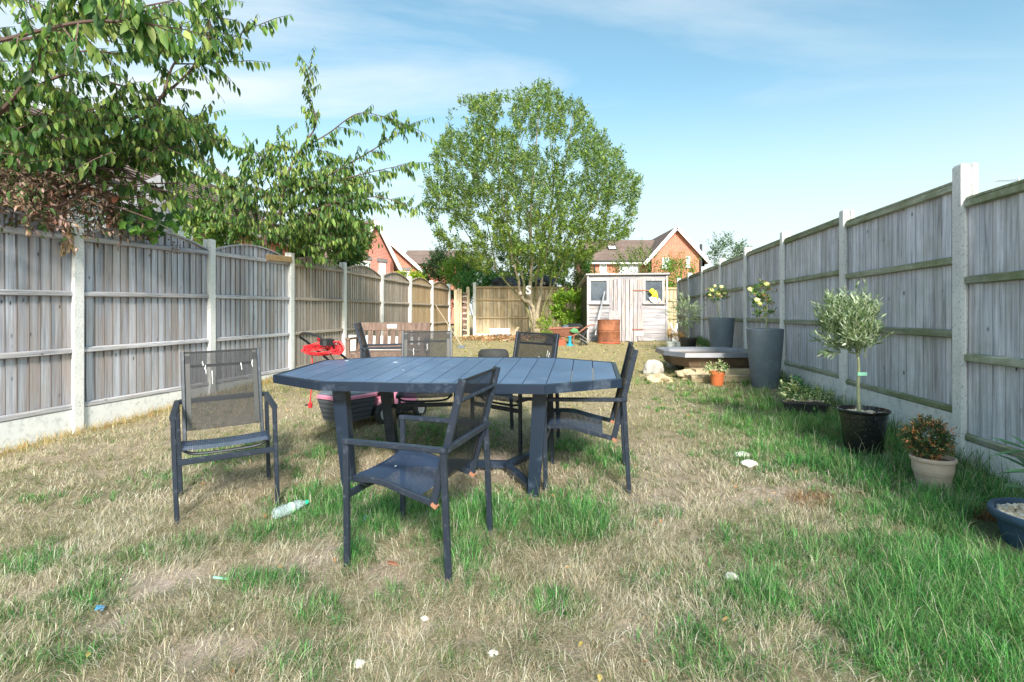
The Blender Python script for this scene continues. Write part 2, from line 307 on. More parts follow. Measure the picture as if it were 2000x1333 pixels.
# ------------------------------------------------------------------ mesh building
class MB:
    def __init__(s): s.v = []; s.f = []; s.uv = None
    def add(s, vs, fs):
        b = len(s.v); s.v += [tuple(v) for v in vs]; s.f += [tuple(i+b for i in f) for f in fs]; return s
    def box(s, c, d, rot=None):
        c = Vector(c); h = Vector(d)/2
        vs = [Vector((x*h.x, y*h.y, z*h.z)) for z in (-1, 1) for y in (-1, 1) for x in (-1, 1)]
        if rot is not None: vs = [rot @ v for v in vs]
        return s.add([c+v for v in vs], [(0, 2, 3, 1), (4, 5, 7, 6), (0, 1, 5, 4), (2, 6, 7, 3), (0, 4, 6, 2), (1, 3, 7, 5)])
    def beam(s, a, b, w, h, up=(0, 0, 1), ext=0.):
        a, b = Vector(a), Vector(b); d = (b-a).normalized(); a = a-d*ext; b = b+d*ext
        up = Vector(up); sx = d.cross(up)
        if sx.length < 1e-4: sx = d.cross(Vector((0, 1, 0)))
        sx.normalize(); sz = sx.cross(d).normalized()
        bv = min(w, h)*.16
        ring = [(-w/2+bv, -h/2), (w/2-bv, -h/2), (w/2, -h/2+bv), (w/2, h/2-bv), (w/2-bv, h/2), (-w/2+bv, h/2), (-w/2, h/2-bv), (-w/2, -h/2+bv)]
        vs = [p+sx*x+sz*y for p in (a, b) for x, y in ring]
        return s.add(vs, [(i, (i+1) % 8, (i+1) % 8+8, i+8) for i in range(8)]+[tuple(range(7, -1, -1)), tuple(range(8, 16))])
    def tube(s, pts, r, n=6, cap=True):
        pts = [Vector(p) for p in pts]; m = len(pts)
        rs = r if hasattr(r, '__len__') else [r]*m
        vs = []; ref = None
        for i, p in enumerate(pts):
            d = (pts[min(i+1, m-1)]-pts[max(i-1, 0)])
            if d.length < 1e-9: d = Vector((0, 0, 1))
            d.normalize()
            if ref is None: ref = d.orthogonal().normalized()
            ref = (ref-d*ref.dot(d))
            if ref.length < 1e-6: ref = d.orthogonal()
            ref.normalize(); q = d.cross(ref)
            vs += [p+(ref*math.cos(a)+q*math.sin(a))*rs[i] for a in (2*math.pi*k/n for k in range(n))]
        fs = [(i*n+k, i*n+(k+1) % n, (i+1)*n+(k+1) % n, (i+1)*n+k) for i in range(m-1) for k in range(n)]
        if cap: fs += [tuple(range(n-1, -1, -1)), tuple(range((m-1)*n, m*n))]
        return s.add(vs, fs)
    def lathe(s, prof, c=(0, 0, 0), n=40, sx=1., sy=1., rot=None):
        c = Vector(c); vs = []
        for r, z in prof:
            for k in range(n):
                a = 2*math.pi*k/n; v = Vector((r*math.cos(a)*sx, r*math.sin(a)*sy, z))
                if rot is not None: v = rot @ v
                vs.append(c+v)
        m = len(prof)
        fs = [(i*n+k, i*n+(k+1) % n, (i+1)*n+(k+1) % n, (i+1)*n+k) for i in range(m-1) for k in range(n)]
        return s.add(vs, fs+[tuple(range(n-1, -1, -1)), tuple(range((m-1)*n, m*n))])
    def prism(s, poly, z0, z1):
        n = len(poly); vs = [(x, y, z0) for x, y in poly]+[(x, y, z1) for x, y in poly]
        return s.add(vs, [tuple(range(n-1, -1, -1)), tuple(range(n, 2*n))]+[(i, (i+1) % n, (i+1) % n+n, i+n) for i in range(n)])
    def blob(s, c, r, seed=0, amp=.25, flat=.7, n=2):
        import bmesh
        bm = bmesh.new(); bmesh.ops.create_icosphere(bm, subdivisions=n, radius=1)
        vs = []
        for v in bm.verts:
            k = 1+amp*noise.noise(v.co*1.3+Vector((seed*3.1, seed*1.7, 0)))*1.6+amp*.3*noise.noise(v.co*4+Vector((seed, 5, 0)))
            vs.append(Vector(c)+Vector((v.co.x*r[0], v.co.y*r[1], v.co.z*r[2]*flat))*k)
        fs = [tuple(x.index for x in f.verts) for f in bm.faces]; bm.free(); return s.add(vs, fs)
    def build(s, name, mat, parent=None, smooth=False, local=False):
        me = bpy.data.meshes.new(name)
        off = Vector((0, 0, 0)) if (local or parent is None) else world_loc(parent)
        me.from_pydata([tuple(Vector(v)-off) for v in s.v], [], s.f); me.update()
        me.materials.append(MATS[mat] if isinstance(mat, str) else mat)
        if smooth:
            me.polygons.foreach_set('use_smooth', [True]*len(me.polygons))
            try: me.set_sharp_from_angle(angle=R(40))
            except Exception: pass
        if s.uv is not None:
            ul = me.uv_layers.new(name='UVMap')
            for l in me.loops: ul.data[l.index].uv = s.uv[l.vertex_index]
        o = bpy.data.objects.new(name, me); COL.objects.link(o)
        if parent is not None: o.parent = parent
        return o
def world_loc(o):
    p = Vector((0, 0, 0))
    while o is not None: p += o.location; o = o.parent
    return p
def thing(name, label, cat, loc=(0, 0, 0), rz=0., group=None):
    o = bpy.data.objects.new(name, None); COL.objects.link(o); o.location = loc; o.rotation_euler = (0, 0, rz)
    o.empty_display_size = .1
    return tag(o, label, cat, group)
def tag(o, label, cat, group=None, kind=None):
    o['label'] = label; o['category'] = cat
    if group: o['group'] = group
    if kind: o['kind'] = kind
    return o
def recenter(o):
    """put the origin of a top-level mesh at its base"""
    me = o.data; n = len(me.vertices); a = np.empty(n*3); me.vertices.foreach_get('co', a); a = a.reshape(-1, 3)
    c = np.array([a[:, 0].mean(), a[:, 1].mean(), a[:, 2].min()]); me.vertices.foreach_set('co', (a-c).ravel()); me.update(); o.location = o.location+Vector(c); return o
def mesh_np(name, verts, faces_flat, nper, mat, cols=None, parent=None, smooth=False):
    """fast mesh from arrays; nper = verts per face; cols = per-vertex rgb"""
    me = bpy.data.meshes.new(name); nv = len(verts); nf = len(faces_flat)//nper
    off = np.array(world_loc(parent)) if parent is not None else 0
    me.vertices.add(nv); me.vertices.foreach_set('co', (verts-off).astype(np.float32).ravel())
    me.loops.add(nf*nper); me.loops.foreach_set('vertex_index', faces_flat.astype(np.int32).ravel())
    me.polygons.add(nf); me.polygons.foreach_set('loop_start', np.arange(0, nf*nper, nper, dtype=np.int32))
    if smooth: me.polygons.foreach_set('use_smooth', np.ones(nf, bool))
    me.update(calc_edges=True)
    if cols is not None:
        at = me.color_attributes.new('col', 'FLOAT_COLOR', 'POINT'); c4 = np.ones((nv, 4), np.float32); c4[:, :3] = cols
        at.data.foreach_set('color', c4.ravel())
    me.materials.append(MATS[mat]); o = bpy.data.objects.new(name, me); COL.objects.link(o)
    if parent is not None: o.parent = parent
    return o
def copy_tree(o, parent=None):
    c = o.copy(); COL.objects.link(c); c.parent = parent
    for ch in o.children: copy_tree(ch, c)
    return c
def nrm(a): return a/np.maximum(np.linalg.norm(a, axis=1, keepdims=True), 1e-9)
def leaf_arrays(pos, ax, nor, ln, wd, droop=.25):
    """folded, drooping leaves: 8 verts, 6 quads/tris kept as 8 triangles"""
    ax = nrm(ax); side = nrm(np.cross(ax, nor)); nor = nrm(np.cross(side, ax))
    ln = ln[:, None]; wd = wd[:, None]; N = len(pos)
    def pt(u, s, h): return pos+ax*ln*u+side*wd*s+nor*(wd*h-ln*droop*u*u)
    V = np.stack([pt(0, 0, 0), pt(.28, -.42, .10), pt(.28, .42, .10), pt(.33, 0, -.05), pt(.66, -.36, .08), pt(.66, .36, .08), pt(.68, 0, -.05), pt(1, 0, 0)], 1)
    T = np.array([[0, 1, 3], [0, 3, 2], [1, 4, 3], [3, 4, 6], [3, 6, 5], [3, 5, 2], [4, 7, 6], [6, 7, 5]])
    return V.reshape(-1, 3), (T[None]+np.arange(N)[:, None, None]*8).reshape(-1), 8
def small_leaf_arrays(pos, ax, nor, ln, wd):
    ax = nrm(ax); side = nrm(np.cross(ax, nor)); nor = nrm(np.cross(side, ax)); ln = ln[:, None]; wd = wd[:, None]; N = len(pos)
    V = np.stack([pos, pos+ax*ln*.5-side*wd*.5+nor*wd*.12, pos+ax*ln, pos+ax*ln*.5+side*wd*.5+nor*wd*.12], 1)
    T = np.array([[0, 1, 2], [0, 2, 3]])
    return V.reshape(-1, 3), (T[None]+np.arange(N)[:, None, None]*4).reshape(-1), 4
def jitter_cols(N, palette, k, wt=None, var=.22):
    pal = np.array(palette); idx = rng.choice(len(pal), N, p=wt); c = pal[idx]*(1+rng.normal(0, var, (N, 1))).clip(.5, 1.7)
    return np.repeat(c.clip(.004, .95), k, axis=0)
def shoots(name, mat, starts, dirs, lens, nl, ll, lw, ang, palette, parent, wt=None, droop_dir=0., small=True, curve=.0, twig=None, droop=.25, hang=0.):
    """leaves set in alternating directions along many short shoots; hang>0 turns leaves downwards"""
    S = len(starts); starts = np.asarray(starts, float); dirs = nrm(np.asarray(dirs, float)); lens = np.asarray(lens, float)
    tt = (np.arange(nl)+.6)/nl
    t = np.tile(tt, S)+rng.uniform(-.3/nl, .3/nl, S*nl); i = np.repeat(np.arange(S), nl)
    bend = np.array([0, 0, -1.])*curve
    pos = starts[i]+dirs[i]*(lens[i]*t)[:, None]+bend*((lens[i]*t)**2)[:, None]
    d = nrm(dirs[i]+bend*(2*lens[i]*t)[:, None])
    ref = nrm(np.cross(d, rng.normal(0, 1, (S, 3))[i]+.01)); ref2 = np.cross(d, ref)
    a = np.tile(np.arange(nl)*2.4, S)+rng.uniform(-.5, .5, S*nl)
    out = ref*np.cos(a)[:, None]+ref2*np.sin(a)[:, None]
    ax = d*math.cos(ang)+out*math.sin(ang)+rng.normal(0, .15, (S*nl, 3))
    if hang: ax = nrm(ax)*(1-hang)+np.array([0, 0, -1.])*hang
    nor = np.cross(ax, rng.normal(0, .5, (S*nl, 3))+np.array([0.3, 0, 0.])); nor = d*.6+np.array([0, 0, .6])+rng.normal(0, .45, (S*nl, 3))
    if hang: nor = out+rng.normal(0, .35, (S*nl, 3))
    L = ll*(1-.35*np.abs(t-.45))*rng.uniform(.55, 1.25, S*nl)*rng.uniform(.8, 1.2, S)[i]; W = lw*L/ll*rng.uniform(.85, 1.15, S*nl)
    V, T, k = (small_leaf_arrays(pos, ax, nor, L, W) if small else leaf_arrays(pos, ax, nor, L, W, droop))
    o = mesh_np(name, V, T, 3, mat, jitter_cols(S*nl, palette, k, wt), parent, smooth=not small)
    if twig:
        tm = MB()
        for s_, d_, l_ in zip(starts, dirs, lens):
            tm.tube([Vector(s_+d_*l_*u-np.array([0, 0, 1.])*curve*(l_*u)**2) for u in (0, .5, 1)], [twig[0], twig[0]*.7, twig[0]*.3], 3, False)
        tm.build(twig[2] if len(twig) > 2 else 'twigs', twig[1], parent)['kind'] = 'stuff'
    return o
def smooth_path(pts, k=6):
    pts = [Vector(p) for p in pts]; out = []
    for i in range(len(pts)-1):
        p0, p1, p2, p3 = pts[max(i-1, 0)], pts[i], pts[i+1], pts[min(i+2, len(pts)-1)]
        for j in range(k):
            t = j/k
            out.append(.5*((2*p1)+(p2-p0)*t+(2*p0-5*p1+4*p2-p3)*t*t+(-p0+3*p1-3*p2+p3)*t**3))
    return out+[pts[-1]]
# ------------------------------------------------------------------ where the grass is green, dry or worn away
def ell(px, py, rx, ry, s):
    c = PG(px, py); return (c.x, c.y, rx*c.y/F, ry*c.y**2/(F*1.22), s)
LUSH = [ell(*a) for a in [
 (640, 985, 100, 34, 1.1), (760, 1000, 90, 40, 1.1), (930, 1010, 120, 44, 1.1), (1100, 1010, 110, 42, 1.0), (900, 1085, 60, 50, .8), (700, 1085, 32, 24, .8),
 (1165, 895, 60, 40, .7), (880, 860, 70, 26, .6), (850, 835, 45, 14, .7), (1120, 880, 60, 30, .6), (700, 870, 60, 20, .35), (940, 850, 60, 30, .5), (760, 855, 50, 22, .5),
 (1450, 790, 130, 26, .75), (1520, 830, 170, 36, .8), (1640, 850, 110, 44, .9), (1580, 900, 170, 40, .75), (1720, 935, 140, 44, .9), (1850, 960, 110, 50, 1.1),
 (1880, 1030, 120, 50, 1.1), (1950, 1190, 200, 110, 2.0), (1730, 1010, 110, 34, .7), (1790, 1110, 130, 60, 1.1), (1860, 1260, 180, 90, 1.6), (1560, 1090, 150, 50, .55),
 (1500, 1185, 100, 36, .75), (1440, 1050, 80, 24, .4), (1350, 760, 70, 18, .55), (1270, 745, 50, 14, .4), (1330, 700, 50, 10, .6), (1400, 735, 80, 14, .6), (1300, 662, 80, 5, .5),
 (450, 885, 110, 32, .55), (330, 935, 90, 26, .5), (600, 900, 60, 30, .5), (540, 1045, 90, 22, .7), (500, 1140, 90, 20, .75), (365, 1070, 70, 18, .6), (240, 1095, 90, 22, .5),
 (60, 1110, 90, 26, .55), (120, 1190, 120, 34, .5), (600, 1195, 90, 30, .6), (560, 1290, 70, 40, .5), (70, 1290, 140, 46, .6), (240, 1250, 90, 30, .4), (1090, 1190, 80, 30, .42),
 (1250, 1130, 60, 26, .35), (1030, 1280, 90, 36, .3), (780, 1180, 70, 28, .4), (1370, 1290, 120, 40, .35), (580, 830, 40, 14, .35), (420, 1230, 60, 24, .35), (1600, 1280, 90, 40, .45),
 (200, 980, 60, 14, .3), (60, 975, 50, 12, .3), (880, 1290, 60, 30, .25)]]
BARE = [ell(*a) for a in [(640, 1085, 60, 34, 1), (700, 1040, 60, 18, .8), (560, 1100, 70, 24, .7), (330, 1135, 100, 30, .9), (180, 880, 200, 22, .5), (420, 830, 120, 22, .7), (560, 790, 90, 20, .4),
 (750, 1120, 60, 30, .8), (240, 1215, 50, 26, .9), (430, 1265, 90, 30, .8), (1290, 980, 60, 50, .6), (1290, 900, 50, 40, .5), (1500, 1160, 50, 14, .9), (60, 1160, 60, 20, .6), (1240, 1240, 60, 30, .5),
 (1500, 985, 110, 20, .6), (880, 850, 60, 12, .3), (960, 900, 80, 24, .9), (850, 1230, 60, 20, .6), (380, 1310, 60, 20, .6)]]
def vnoise(x, y, s, seed=0):
    """smooth value noise, vectorised"""
    x = np.asarray(x)*s+seed*17.3; y = np.asarray(y)*s-seed*9.1
    xi = np.floor(x).astype(int); yi = np.floor(y).astype(int); xf = x-xi; yf = y-yi
    def h(a, b):
        n = (a*374761393+b*668265263+seed*974634777) & 0x7fffffff; n = ((n ^ (n >> 13))*1274126177) & 0x7fffffff
        return ((n ^ (n >> 16)) & 0xffff)/65535.
    u = xf*xf*(3-2*xf); v = yf*yf*(3-2*yf)
    return (h(xi, yi)*(1-u)+h(xi+1, yi)*u)*(1-v)+(h(xi, yi+1)*(1-u)+h(xi+1, yi+1)*u)*v
def fbm(x, y, s, seed=0): return .5*vnoise(x, y, s, seed)+.3*vnoise(x, y, s*2.1, seed+1)+.2*vnoise(x, y, s*4.3, seed+2)
def field(E, x, y):
    o = np.zeros(np.shape(x))
    for cx, cy, rx, ry, s in E:
        d = ((x-cx)/rx)**2+((y-cy)/ry)**2; o = np.maximum(o, s*np.exp(-np.maximum(d-.15, 0)*.9))
    return o
POTS = []
def clear_pots(x, y, k):
    for cx, cy, r in POTS: k = k & ((x-cx)**2+(y-cy)**2 > r*r)
    return k
def lush(x, y):
    n = fbm(x, y, 2.6, 3)
    l = field(LUSH, x, y)*(.30+1.15*fbm(x, y, 6.5, 8))*np.where(x < -.9, .85, 1.)+.50*np.clip(n-.55, 0, 1)*2.2*np.interp(y, [0, 3, 5, 9, 14], [1, 1, .5, .4, .5])
    xf = 3.48+.147*(y-4.19)                                   # the shaded strip under the right-hand fence
    l = l+np.clip(.55-(xf-x)*.33, 0, .45)*np.interp(y, [4, 6, 12, 15], [.7, 1, 1, .4])
    return np.clip(l, 0, 1.6)
def bare(x, y): return np.clip(field(BARE, x, y)*(.5+fbm(x, y, 6, 5))+np.clip(fbm(x, y, 3.1, 11)-.60, 0, 1)*2.2, 0, 1)

# ------------------------------------------------------------------ ground: one sheet to the horizon
def axis_pts(a, b, step, far, k):
    core = list(np.arange(a, b+1e-6, step)); lo = []; d = step
    x = a
    while x > -far: d *= k; x -= d; lo.append(x)
    hi = []; d = step; x = b
    while x < far: d *= k; x += d; hi.append(x)
    return np.array(lo[::-1]+core+hi)
gx = axis_pts(-6, 6, .06, 900, 1.5); gy_ = axis_pts(.4, 19, .06, 900, 1.5); gy_ = gy_[gy_ > -40]
XX, YY = np.meshgrid(gx, gy_); ZZ = gz(XX, YY)+.008*(fbm(XX, YY, 4, 2)-.5)*(np.abs(XX) < 8)
V = np.stack([XX, YY, ZZ], -1).reshape(-1, 3); nx, ny = len(gx), len(gy_)
ii = (np.arange(ny-1)[:, None]*nx+np.arange(nx-1)[None]).reshape(-1)
Fq = np.stack([ii, ii+1, ii+nx+1, ii+nx], 1).reshape(-1)
lu = lush(XX, YY).clip(0, 1); ba = bare(XX, YY)
thatch = np.array([.34, .28, .21]); soil = np.array([.43, .35, .31]); green = np.array([.085, .125, .045]); far_sunlit = np.array([.40, .33, .18])
c = thatch*(1-ba[..., None])+soil*ba[..., None]
fy = np.clip((YY-4)/6, 0, 1)[..., None]; c = c*(1-fy)+far_sunlit*fy  # golden far tone paints sunlight on the distant lawn
c = c*(1-.8*lu[..., None])+green*.8*lu[..., None]
c = c*(.8+.4*fbm(XX, YY, 9, 4))[..., None]
m, t, p, o = new_mat('lawn_soil'); a = nd(t, 'ShaderNodeAttribute', attribute_name='col'); gp = nd(t, 'ShaderNodeNewGeometry')
n_ = noise_n(t, gp.outputs['Position'], 45, 6, .75); n2_ = noise_n(t, gp.outputs['Position'], 9, 5, .65)
cc = mixc(t, .8, a.outputs['Color'], ramp(t, n_.outputs[0], [(.3, .5), (.5, .95), (.75, 1.25)]).outputs[0], 'MULTIPLY')
n3_ = noise_n(t, gp.outputs['Position'], 160, 4, .8); cc = mixc(t, .75, cc, ramp(t, n3_.outputs[0], [(.34, .35), (.47, .95), (.7, 1.25)]).outputs[0], 'MULTIPLY')
cc = mixc(t, .5, cc, ramp(t, n2_.outputs[0], [(.35, .75), (.65, 1.1)]).outputs[0], 'MULTIPLY')
lk(t, cc, p.inputs['Base Color']); p.inputs['Roughness'].default_value = .95; p.inputs['Specular IOR Level'].default_value = .15
bump(t, p, n_.outputs[0], .8, .012); MATS['lawn_soil'] = m
g = mesh_np('ground', V, Fq, 4, 'lawn_soil', c.reshape(-1, 3), smooth=True); g['kind'] = 'structure'

# ------------------------------------------------------------------ fences
board_meshes = {}
def board_mesh(mat, k, w=.118):
    key = (mat, k, w)
    if key in board_meshes: return board_meshes[key]
    rr = random.Random(k*31+len(mat)); n = 7; vs = []; fs = []
    for i in range(n+1):
        z = i/n; wob = (rr.random()-.5)*.006; cup = (rr.random()-.5)*.003
        vs += [(-w/2+wob*.5, -.003+cup, z), (w/2+wob, -.008+cup, z), (w/2+wob, .006+cup, z), (-w/2+wob*.5, .003+cup, z)]
    for i in range(n):
        for j in range(4): a = i*4+j; b = i*4+(j+1) % 4; fs.append((a, b, b+4, a+4))
    fs += [(3, 2, 1, 0), (n*4, n*4+1, n*4+2, n*4+3)]
    me = bpy.data.meshes.new('board'); me.from_pydata(vs, [], fs); me.materials.append(MATS[mat]); board_meshes[key] = me
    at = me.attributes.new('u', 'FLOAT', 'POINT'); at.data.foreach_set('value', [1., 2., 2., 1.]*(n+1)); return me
def post_geom(m, c, ux, uy, z0, z1, w=.1, d=.12):
    """slotted concrete post: H section, chamfered top"""
    pr = [(-w/2, -d/2), (w/2, -d/2), (w/2, -d/2+.035), (w/2-.025, -d/2+.042), (w/2-.025, d/2-.042), (w/2, d/2-.035), (w/2, d/2), (-w/2, d/2), (-w/2, d/2-.035), (-w/2+.025, d/2-.042), (-w/2+.025, -d/2+.042), (-w/2, -d/2+.035)]
    n = 12; vs = []
    for z, k in ((z0, 1), (z1-.015, 1), (z1, .86)):
        vs += [Vector((c[0], c[1], z))+ux*(x*k)+uy*(y*k) for x, y in pr]
    fs = [(i, (i+1) % n, (i+1) % n+n, i+n) for i in range(n)]+[(n+i, n+(i+1) % n, (i+1) % n+2*n, i+2*n) for i in range(n)]+[tuple(range(2*n, 3*n))]
    m.add(vs, fs)
def fence(label, pts, panels, inward, group=None):
    """pts: post centres (x, y, top z); panels[i] between pts[i] and pts[i+1]:
       dict(z0, z1 at both ends, arch, n boards, mats, single, board width)"""
    c0 = Vector((pts[len(pts)//2][0], pts[len(pts)//2][1], G(pts[len(pts)//2][0], pts[len(pts)//2][1])))
    F_ = thing('wooden_fence', label, 'fence', c0)
    for i, (x, y, zt) in enumerate(pts):
        if zt is None: continue
        a = pts[max(i-1, 0)]; b = pts[min(i+1, len(pts)-1)]
        u = Vector((b[0]-a[0], b[1]-a[1], 0)).normalized(); n = Vector((-u.y, u.x, 0))
        m = MB(); post_geom(m, (x, y), u, n, G(x, y)-.1, zt); m.build('concrete_post', 'concrete', F_)
    for i, pn in enumerate(panels):
        if pn is None: continue
        a = Vector((*pts[i][:2], 0)); b = Vector((*pts[i+1][:2], 0)); u = (b-a).normalized(); L = (b-a).length; n = Vector((-u.y, u.x, 0))*inward
        s0, s1 = .028, L-.028; ang = math.atan2(u.y, u.x)
        zb = lambda s: pn['zb'][0]+(pn['zb'][1]-pn['zb'][0])*s/L
        zt = lambda s: pn['zt'][0]+(pn['zt'][1]-pn['zt'][0])*s/L
        arch = pn.get('arch', 0)
        top = lambda s: zt(s)+(arch*max(0, 1-((s-L/2)/(L/2-.04))**2) if arch else 0)
        # gravel board
        if pn.get('gravel', True):
            m = MB(); aa = a+u*s0; bb = a+u*s1; h0 = zb(s0)+.001; h1 = zb(s1)+.001
            lo0 = min(G(aa.x, aa.y), G(aa.x+n.x*.1, aa.y))-.1; lo1 = min(G(bb.x, bb.y), G(bb.x+n.x*.1, bb.y))-.1
            vs = []
            for q, lo, hi in ((aa, lo0, h0), (bb, lo1, h1)):
                for k, z in ((-.02, lo), (.026, lo), (.026, hi), (-.02, hi)): v = q+n*k; v.z = z; vs.append(v)
            m.add(vs, [(0, 1, 2, 3), (7, 6, 5, 4), (0, 4, 5, 1), (1, 5, 6, 2), (2, 6, 7, 3), (3, 7, 4, 0)]); m.build('gravel_board', pn.get('gmat', 'white_gravel_board'), F_)
        # boards
        nb = pn['n']; step = (s1-s0)/nb; bw = step*1.16 if not pn.get('wide') else step*1.04
        jm = MB(); rnd = []
        for k in range(nb):
            s = s0+step*(k+.5); q = a+u*s-n*.012; base = zb(s)+.002; h = top(s)-base-(.012 if arch else .005)
            rot = ang+(math.pi if inward < 0 else 0)+R(5.0+random.uniform(-1.3, 1.5))
            if pn['single']:
                o = bpy.data.objects.new('board', board_mesh(pn['mat'], random.randrange(5), .118)); COL.objects.link(o); o.parent = F_
                o.location = Vector((q.x, q.y, base))-c0; o.rotation_euler = (R(random.uniform(-.2, .2)), 0, rot); o.scale = (bw/.118*random.uniform(.97, 1.01), 1, h)
            else:
                me = board_mesh(pn['mat'], random.randrange(5), .118); M = Matrix.Translation(Vector((q.x, q.y, base))) @ Matrix.Rotation(rot, 4, 'Z') @ Matrix.Diagonal((bw/.118, 1, h, 1))
                jm.add([M @ v.co for v in me.vertices], [tuple(p_.vertices) for p_ in me.polygons]); rnd += [random.random()]*len(me.vertices)
        if not pn['single']:
            o = jm.build('fence_boards', pn['mat'], F_); o['kind'] = 'stuff'
            at = o.data.attributes.new('rnd', 'FLOAT', 'POINT'); at.data.foreach_set('value', rnd)
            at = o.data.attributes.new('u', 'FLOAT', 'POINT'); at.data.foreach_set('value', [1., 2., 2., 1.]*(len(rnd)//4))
        # rails on the garden side
        def rail(zf, w_, h_, off, name='rail'):
            m = MB(); pts_ = []; A = a+u*s0; B = a+u*s1
            vs = []
            for q, z in ((A, zf(s0)), (B, zf(s1))):
                for kx, kz in ((off, -h_/2), (off+w_, -h_/2+.008), (off+w_, h_/2-.012), (off, h_/2)):
                    v = q+n*kx; v.z = z+kz; vs.append(v)
            M = Matrix.Rotation(-ang, 3, 'Z'); mid = (A+B)/2; mid.z = (zf(s0)+zf(s1))/2
            m.add([M @ (v-mid) for v in vs], [(0, 1, 2, 3), (7, 6, 5, 4), (0, 4, 5, 1), (1, 5, 6, 2), (2, 6, 7, 3), (3, 7, 4, 0)])
            o = m.build(name, pn['rmat'], F_, local=True); o.location = mid-c0; o.rotation_euler = (0, 0, ang)
        for fr in pn['rails']: rail(lambda s, fr=fr: zb(s)+(zt(s)-zb(s))*fr, .034, pn.get('rh', .058), .004)
        rail(lambda s: zt(s)-.034, .036, .066, .004, 'top_rail')
        rail(lambda s: zb(s)+.03, .03, .055, .004, 'bottom_rail')
        if arch:
            m = MB(); N = 16; vs = []
            for k in range(N+1):
                s = s0+(s1-s0)*k/N; z = top(s)
                for kx, kz in ((-.028, -.008), (.026, -.008), (.026, .012), (-.028, .012)): v = a+u*s+n*kx; v.z = z+kz; vs.append(v)
            m.add(vs, [(k*4+j, k*4+(j+1) % 4, k*4+4+(j+1) % 4, k*4+4+j) for k in range(N) for j in range(4)]+[(3, 2, 1, 0), tuple(range(N*4, N*4+4))]); m.build('capping', pn['rmat'], F_)
        else:
            m = MB(); A = a+u*s0-n*.004; B = a+u*s1-n*.004; A.z = zt(s0)+.006; B.z = zt(s1)+.006; m.beam(A, B, .062, .022); m.build('capping', pn['rmat'], F_)
    return F_
# left fence
LP = []; LB = []
rail_u = [.70, .73, .775, .836, .868, .886, .868, .864, .864, .86]      # underside of the top rail above the camera
for n in range(-2, 8):
    Y = 5.6+1.9*n; LP.append((-4.60+.338*n, Y, CZ+rail_u[n+2]+.066+.155))
bot = [-1.00, -1.0, -.99, -.995, -.985, -.96, -.93, -.90, -.88, -.87]
LPAN = []
for n in range(9):
    far = n >= 5
    LPAN.append(dict(zt=(CZ+rail_u[n]+.066, CZ+rail_u[n+1]+.066), zb=(CZ+bot[n], CZ+bot[n+1]), arch=.17, n=18, single=n < 5,
        mat='grey_board' if n < 4 else ('brown_board' if n < 7 else 'tan_board'), rmat='grey_rail' if n < 4 else 'brown_rail', rails=(.335, .66)))
LP[-1] = (LP[-1][0], LP[-1][1]-.1, LP[-1][2])
fence('long weathered grey panel fence with arched tops and white gravel boards, left of the table', LP, LPAN, -1)
# right fence
RPts = []; zt_r = [None, .888, 1.045, 1.115, 1.135, 1.135, 1.125, 1.12, 1.11]; zb_r = [None, -.97, -.785, -.76, -.745, -.75, -.74, -.74, -.74]
RP = []
for n in range(-1, 9):
    Y = 4.14+1.91*(n-1); X = 3.48+.147*(Y-4.19)+.05
    RP.append((X, Y, CZ+{-1: 1.0, 0: 1.0, 1: 1.165, 2: 1.185, 3: 1.235, 4: 1.245, 5: 1.245, 6: 1.23, 7: 1.22, 8: 1.2}[n]))
RPAN = []
for n in range(9):     # panel between RP[n], RP[n+1]  (post numbers n-1, n)
    t_ = [.86, .888, 1.045, 1.115, 1.135, 1.135, 1.125, 1.12, 1.11][n]; b_ = [-.98, -.97, -.785, -.745, -.745, -.75, -.74, -.73, -.73][n]
    RPAN.append(dict(zt=(CZ+t_, CZ+t_), zb=(CZ+b_, CZ+b_), n=15, single=n < 5, mat='grey_board_right', rmat='green_rail', rails=(.345, .665), rh=.066, wide=True, gmat='white_gravel_board'))
fence('long grey green panel fence with flat tops and concrete posts behind the potted plants', RP, RPAN, 1)
# end fence
EP = []; x_ = -1.30
for k in range(5): EP.append((x_+1.92*k, 18.5, CZ+(1.12 if k == 0 else 1.0)))
EP = [(p_[0], p_[1]+(.0), p_[2] if k == 0 else None) for k, p_ in enumerate(EP)]
EPAN = [dict(zt=(CZ+.975-.012*k, CZ+.965-.012*k), zb=(CZ-.66, CZ-.66), n=15, single=False, mat='tan_board', rmat='tan_rail', rails=(.34, .72), rh=.07, wide=True) for k in range(4)]
fence('straight golden brown panel fence closing the far end of the garden behind the tree', EP, EPAN, -1)
# upright planks and stacked slats in the far left corner
t_ = thing('plank_gate', 'narrow gate of upright tan planks in the far corner beside the tall white post', 'gate', (-1.72, 18.3, G(-1.72, 18.3)))
for i, (px0, px1, py0, Y) in enumerate([(887, 893, 566, 18.0), (893.5, 897, 563, 18.05), (897.5, 902, 565, 18.1), (911, 917, 561, 18.2)]):
    a_ = P(px0, py0, Y); b_ = P(px1, py0, Y)
    m = MB(); m.box(((a_.x+b_.x)/2, Y, (a_.z+G(a_.x, Y))/2), (b_.x-a_.x, .035, a_.z-G(a_.x, Y))); m.build('plank', 'tan_board', t_)
t_ = thing('slat_stack', 'stack of short brown timber slats piled on edge between the corner planks', 'timber stack', (-1.62, 18.15, G(-1.62, 18.15)))
for i in range(16):
    z = G(-1.6, 18.15)+.05+i*.095; m = MB(); m.box((-1.605+random.uniform(-.01, .01), 18.15, z), (.14, .12, .06), Matrix.Rotation(R(random.uniform(-9, 9)), 3, 'Y')); m.build('slat', 'bench_wood' if i % 2 else 'brown_board', t_)
